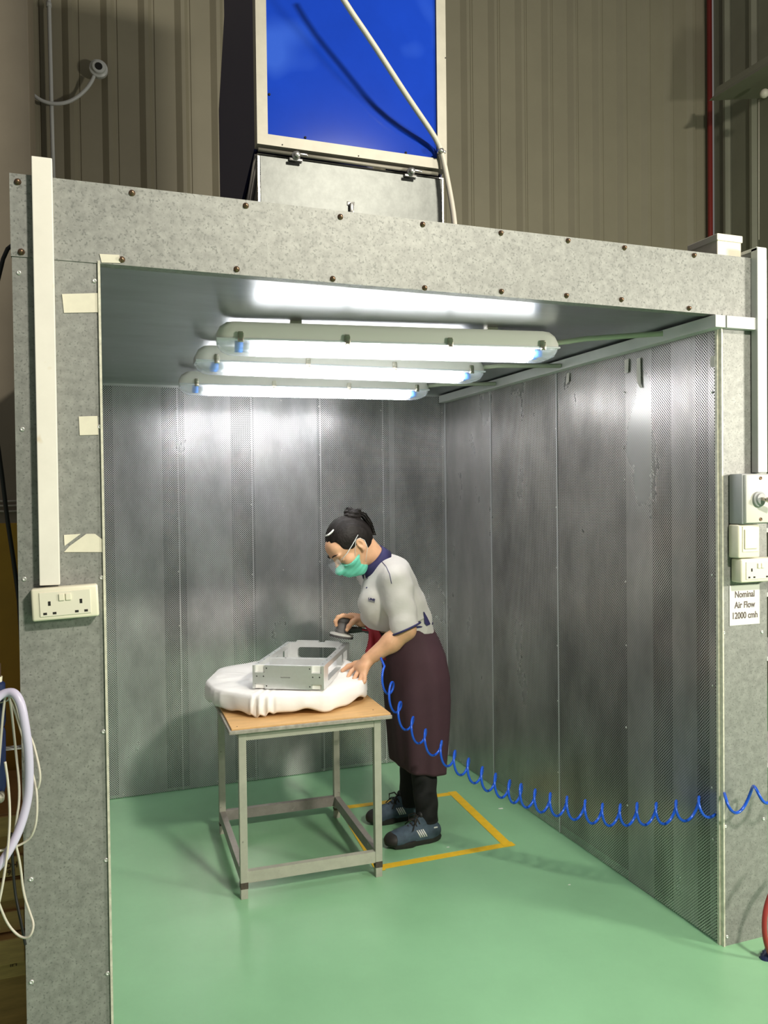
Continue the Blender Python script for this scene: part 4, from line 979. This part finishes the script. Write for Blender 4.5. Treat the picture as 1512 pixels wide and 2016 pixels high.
# navy trims, piping, collar, buttons and chest lettering
def proj_front(px, py, y0=1.0, y1=1.45):
    """first hit of the camera ray on the shirt mesh"""
    me = shirt.data; from mathutils.bvhtree import BVHTree
    if not hasattr(proj_front, 't'):
        proj_front.t = BVHTree.FromPolygons([v.co+wloc(shirt) for v in me.vertices], [tuple(p.vertices) for p in me.polygons])
    d = (at(px, py, Y=1.3)-V(CAM)).normalized(); h = proj_front.t.ray_cast(V(CAM), d)
    return (h[0], h[1]) if h[0] else (at(px, py, Y=1.2), V((0, -1, 0)))
def seam(name, pl, r, m_, off=.0005):
    pts = []
    for i in range(len(pl)-1):
        for k in range(6):
            q = V((*pl[i], 0)).lerp(V((*pl[i+1], 0)), k/6); h = proj_front(q.x, q.y); pts.append(h[0]+h[1]*off)
    h = proj_front(*pl[-1]); pts.append(h[0]+h[1]*off)
    return MB().tube(pts, r, 6).build(name, m_, shirt, True)
seam('shoulder_piping', [(752, 1106), (760, 1115), (767, 1130), (771, 1149)], .0016, 'navycl')
sl = []
for k in range(33):
    a = 2*PI*k/32; e1 = ax_.cross(V((0, 1, 0))).normalized(); e2 = ax_.cross(e1)
    p = hem_l+(e1*math.cos(a)+e2*math.sin(a))*.0665; p += ax_*(-.25*(p.x-hem_l.x)/max(.3, abs(ax_.z)))*-1*0; p.z += .25*(p.x-hem_l.x)*.98; sl.append(p)
MB().tube(sl, .0048, 8).build('sleeve_trim', 'navycl', shirt, True)
def patch(name, px, m_, off=.0045):
    """small cloth patch laid on the shirt"""
    b = MB(); n_ = len(px); vs_ = []
    cx = sum(p[0] for p in px)/n_; cy = sum(p[1] for p in px)/n_
    for s_ in (0, .5, .8, 1):
        ring = []
        for p in px:
            h = proj_front(cx+(p[0]-cx)*s_, cy+(p[1]-cy)*s_); ring.append(b.b.verts.new(h[0]+h[1]*off))
            if s_ == 0: break
        vs_.append(ring)
    for k in range(n_):
        b.b.faces.new((vs_[0][0], vs_[1][k], vs_[1][(k+1) % n_]))
        for q in (1, 2): b.b.faces.new((vs_[q][k], vs_[q+1][k], vs_[q+1][(k+1) % n_], vs_[q][(k+1) % n_]))
    return b.build(name, m_, shirt, True)
patch('side_panel', [(832, 1204), (834, 1205), (840, 1216), (846, 1229), (840, 1232), (835, 1227)], 'navycl')
for px, py in ((723, 1139), (722, 1157)):
    h = proj_front(px, py); MB().lathe([(.0042, 0), (.0042, .0016), (.003, .002)], h[0]-h[1]*.0002, h[1], 12).build('button', 'navycl', shirt, True)
h = proj_front(732, 1180); ux_ = (proj_front(739, 1181)[0]-proj_front(726, 1178)[0]).normalized(); un_ = h[1]; uy_ = un_.cross(ux_).normalized()
if uy_.z < 0: uy_ = -uy_; 
un_ = ux_.cross(uy_).normalized()
Mx = Matrix(((ux_.x, uy_.x, un_.x, h[0].x+un_.x*.0026), (ux_.y, uy_.y, un_.y, h[0].y+un_.y*.0026), (ux_.z, uy_.z, un_.z, h[0].z+un_.z*.0026), (0, 0, 0, 1)))
me = text_mesh('UNE', .014, 1.15, .0005, .0009); me.transform(Mx); me.materials.clear(); link('chest_lettering', me, 'navycl', shirt)
b = MB(); b.box((-.015, -.0100, -.0009), (.017, -.0086, .0009)); b.b.transform(Mx); b.build('lettering_underline', 'navycl', shirt)
# collar: a standing band folded outwards around the neck, open at the front
e1 = V((0, -1, 0)); e1 = (e1-nd*e1.dot(nd)).normalized(); e2 = nd.cross(e1)           # e2 forward/down side
if e2.x > 0: e2 = -e2
rings = []
for k in range(41):
    a = -PI*.93+2*PI*.93*k/40                       # 0 = back of neck
    dr = -e2*math.cos(a)+e1*math.sin(a); fr = (1-math.cos(a))/2
    c_ = nk+e2*.004
    r0, r1 = .058, .064+.010*fr
    ring = [c_+dr*r0+nd*(.030-.02*fr), c_+dr*(r0+.006)+nd*(.036-.02*fr), c_+dr*(r1+.006)+nd*(.022-.018*fr), c_+dr*(r1+.018+.006*fr)+nd*(-.012-.034*fr), c_+dr*(r1+.014+.006*fr)+nd*(-.013-.034*fr), c_+dr*(r1+.000)+nd*(.012-.018*fr), c_+dr*(r0-.003)+nd*(-.01)]
    rings.append(ring)
MB().loft(rings).build('collar', 'navycl', shirt, True)
# apron skirt
def sect(x0, x1, y, Yc_, bw):
    c0, c1 = at(x0, y, Y=Yc_), at(x1, y, Y=Yc_); half = (c1.x-c0.x)/2*.939; a = math.sqrt(max(.0004, half**2-(.345*bw)**2))/.939
    return ((c0.x+c1.x)/2, Yc_, c0.z, a, bw)
S_ = [sect(742, 848, 1226, 1.345, .135), sect(746, 852, 1240, 1.345, .140), sect(750, 864, 1262, 1.345, .150), sect(752, 877, 1295, 1.340, .168), sect(755, 885, 1335, 1.338, .176), sect(759, 886, 1380, 1.335, .178), sect(763, 884, 1420, 1.332, .178), sect(767, 880, 1460, 1.330, .176), sect(770, 876, 1495, 1.330, .174), sect(772, 874, 1508, 1.330, .173)]
rings = []; NA = 96
for i, (x, y, z, a, bw) in enumerate(S_):
    f = i/(len(S_)-1); r = []
    for k in range(NA):
        th2 = 2*PI*k/NA; amp = .010*f**1.3
        q = 1+amp/.14*(math.sin(5*th2+.6)+.6*math.sin(9*th2+2+f))-.03*f*math.exp(-((th2-4.1)/.18)**2)
        px_ = x+a*q*math.cos(th2); py_ = y+bw*q*math.sin(th2)
        dz = 0
        if i >= 8: dz = -.022*(1+math.cos(th2-5.6))/1.4*(1 if i == 9 else .5)+.012
        r.append((px_, py_, z+dz))
    rings.append(r)
# dense interpolation
dr_ = []
for i in range(len(rings)-1):
    for q in range(4): dr_.append([tuple(rings[i][k][j]*(1-q/4)+rings[i+1][k][j]*q/4 for j in range(3)) for k in range(NA)])
dr_.append(rings[-1])
inner = [[(x+(cx-x)*.03, y+(1.345-y)*.03, z) for x, y, z in r] for r, cx in zip(dr_, [sum(p[0] for p in r)/NA for r in dr_])]
b = MB(); b.loft(dr_+inner[::-1], cap=False); apron = b.build('apron', 'apron', PO, True)
x, y, z, a, bw = S_[0]
MB().tube([(x+(a+.003)*math.cos(2*PI*k/48), y+(bw+.003)*math.sin(2*PI*k/48), z-.010) for k in range(49)], .006, 8).build('apron_tie', 'navycl', apron, True)
# red cloth hanging at her waist in front
tw_ = [[at(x, y, Y=1.36+dy) for x, y, dy in row] for row in (
    ((719, 1231, .02), (726, 1231, -.01), (734, 1232, -.03), (741, 1235, -.05), (746, 1240, -.06)),
    ((727, 1243, .01), (732, 1243, -.02), (739, 1245, -.03), (746, 1248, -.06), (752, 1254, -.07)),
    ((727, 1258, .01), (732, 1260, -.03), (739, 1262, -.02), (748, 1264, -.07), (756, 1268, -.08)),
    ((724, 1272, .01), (730, 1276, -.03), (738, 1278, -.02), (748, 1280, -.07), (758, 1284, -.08)),
    ((720, 1284, .01), (727, 1290, -.03), (737, 1294, -.02), (748, 1296, -.07), (760, 1300, -.08)))]
bt = bmesh.new(); g_2 = [[bt.verts.new(p) for p in r] for r in tw_]
for i in range(4):
    for k in range(4): bt.faces.new((g_2[i][k], g_2[i][k+1], g_2[i+1][k+1], g_2[i+1][k]))
bmesh.ops.subdivide_edges(bt, edges=bt.edges[:], cuts=2, use_grid_fill=True, smooth=.6); bmesh.ops.solidify(bt, geom=bt.faces[:], thickness=.004)
me = bpy.data.meshes.new('red_cloth'); bt.to_mesh(me); bt.free(); link('red_cloth', me, 'redcl', PO, True)
# trousers
s = SDF((1.10, 1.08, .07), (1.62, 1.62, .80), .0035)
put(s, LEGS, .02, .009); s.cone(kn_l, an_l, .056, .045, .02); s.cone(kn_r, an_r, .060, .045, .02)
hz_l, hz_r = at(842, 1616, Y=1.20).z, at(806, 1584, Y=1.465).z
s.keep(lambda x, y, z: np.where(y < 1.34, hz_l-z, hz_r-z)+0*x)
s.add(lambda x, y, z: .0025*np.sin(60*z+20*x)*np.sin(30*y)); s.mesh('trousers', 'trouser', PO)
# shoes
def shoe(toe, heel, an, side):
    toe, heel = V(toe), V(heel); L = (toe-heel).length; d = (toe-heel).normalized(); n_ = V((-d.y, d.x, 0)); up = V((0, 0, 1))
    P_ = lambda f, sd, z: heel+d*(f*L)+n_*sd+up*z
    RR = (tuple(d), tuple(n_), (0, 0, 1))
    s = SDF(V((min(toe.x, heel.x)-.04, min(toe.y, heel.y)-.07, 0)), V((max(toe.x, heel.x)+.04, max(toe.y, heel.y)+.07, .16)), .0025)
    s.ell(P_(.80, 0, .035), (.058, .046, .036), RR, .02); s.ell(P_(.50, 0, .045), (.085, .042, .045), RR, .03); s.ell(P_(.20, 0, .045), (.060, .037, .048), RR, .03)
    s.cone(P_(.22, 0, .06), P_(.26, 0, .092), .040, .036, .02); s.cone(P_(.46, 0, .075), P_(.36, 0, .108), .026, .020, .02)
    s.cut_ell(P_(.23, 0, .125), (.036, .027, .035), RR, .005); s.keep(lambda x, y, z: .022-z+0*x+0*y)
    up_ = s.mesh('shoe', 'suede', PO)
    out = []
    for i in range(36):
        a = 2*PI*i/36; f = .5+.5*math.cos(a); w2 = (.047 if f > .55 else .040)*(.9 if .3 < f < .55 else 1); out.append((f, math.copysign(abs(math.sin(a))**.62, math.sin(a))*w2))
    rg = []
    for z, gq in ((.0005, .94), (.006, 1.0), (.018, 1.03), (.028, 1.0)):
        rg.append([tuple(P_(.5+(f-.5)*(1.0+.02*gq)*gq, sd*gq, z+(.010 if f > .93 else 0)*(1 if z < .01 else 0))) for f, sd in out])
    MB().loft(rg).build('sole', 'sole', up_, ang=50)
    s2 = SDF(V((min(toe.x, heel.x)-.04, min(toe.y, heel.y)-.07, 0)), V((max(toe.x, heel.x)+.04, max(toe.y, heel.y)+.07, .09)), .0025)
    s2.ell(P_(.84, 0, .033), (.052, .050, .036), RR, .01); s2.keep(lambda x, y, z: np.maximum(.022-z, .020-((x-P_(.80, 0, 0).x)*d.x+(y-P_(.80, 0, 0).y)*d.y)-.2*(z-.03)))
    s2.mesh('toe_cap', 'sole', up_)
    rnd = random.Random(side+4)
    for i in range(5):
        f = .42+.055*i; h_ = .112-.009*i
        MB().tube([P_(f, -.026, h_-.018), P_(f+.012, -.012, h_-.002), P_(f+.018, .004, h_+.002), P_(f+.012, .016, h_-.004), P_(f, .026, h_-.018)], .0034, 6).build('lace', 'lace', up_, True)
    for sgn in (-1, 1):
        MB().tube([P_(.40, 0, .115), P_(.44, sgn*.020, .130), P_(.52, sgn*.036, .120), P_(.53, sgn*.030, .095), P_(.45, sgn*.012, .105)], .0034, 6).build('lace', 'lace', up_, True)
        MB().tube([P_(.42, 0, .112), P_(.50, sgn*.026, .105), P_(.58, sgn*.044, .075)], .0024, 6).build('lace', 'lace', up_, True)
    MB().ball(P_(.36, 0, .122), (.014, .020, .022), n=12).build('tongue', 'black', up_, True)
    sgn = 1 if n_.y < 0 else -1
    for i in range(4):
        f = .44-.038*i; MB().tube([P_(f+.05, sgn*.0335, .072), P_(f+.02, sgn*.041, .056), P_(f-.01, sgn*.043, .040)], [.0028, .0034, .003], 6).build('side_stripe', 'stripe', up_, True)
    MB().box(P_(.14, sgn*.0385, .072)-V((.009, .002, .0025)), P_(.14, sgn*.0385, .072)+V((.009, .002, .0025))).build('side_tab', 'stripe', up_)
    MB().lathe([(.036, 0), (.037, .012), (.038, .03), (.037, .045)], V((an.x, an.y, .082)), (0, 0, 1), 24).build('sock', 'sock', PO, True)
shoe((1.205, 1.185, 0), (1.470, 1.195, 0), an_l, 0)
shoe((1.215, 1.468, 0), (1.478, 1.475, 0), an_r, 1)

# ------------------------------------------------------------------ the air sander in her right hand
ax2 = V((.20, .02, 1)).normalized(); dc = at(672, 1253, Y=1.475)
t = thing('orbital_sander', dc, 'grey round air sander with a pale sanding disc held above the aluminium frame', 'sander')
MB().lathe([(.050, -.006), (.057, -.004), (.058, .002), (.056, .006)], dc, ax2, 32).build('backing_pad', 'pad', t, ang=40)
MB().lathe([(.056, .005), (.0575, .007), (.055, .014), (.032, .018)], dc, ax2, 32).build('disc_cover', 'disc', t, ang=40)
MB().lathe([(.030, .017), (.034, .020), (.034, .030), (.0305, .033), (.030, .058), (.0275, .062), (.027, .068), (.031, .072), (.031, .084), (.026, .090), (.010, .093)], dc, ax2, 28).build('motor_housing', 'toolgrey', t, ang=40)
p0 = dc+ax2*.030+V((.020, 0, 0)); p1 = at(712, 1240, Y=1.46); p2 = at(735, 1246, Y=1.42)
MB().tube([p0, p0.lerp(p1, .5), p1], [.018, .016, .012], 14).build('exhaust_handle', 'tooldark', t, ang=60)
MB().tube([p1, p1.lerp(p2, .5), p2], [.009, .010, .008], 12).build('air_connector', 'tooldark', t, ang=60)
MB().tube([p1+V((0, -.01, .002)), p1.lerp(p2, .6)+V((0, -.012, .006)), p2+V((.004, -.01, 0))], .004, 8).build('valve_lever', 'redcl', t, True)
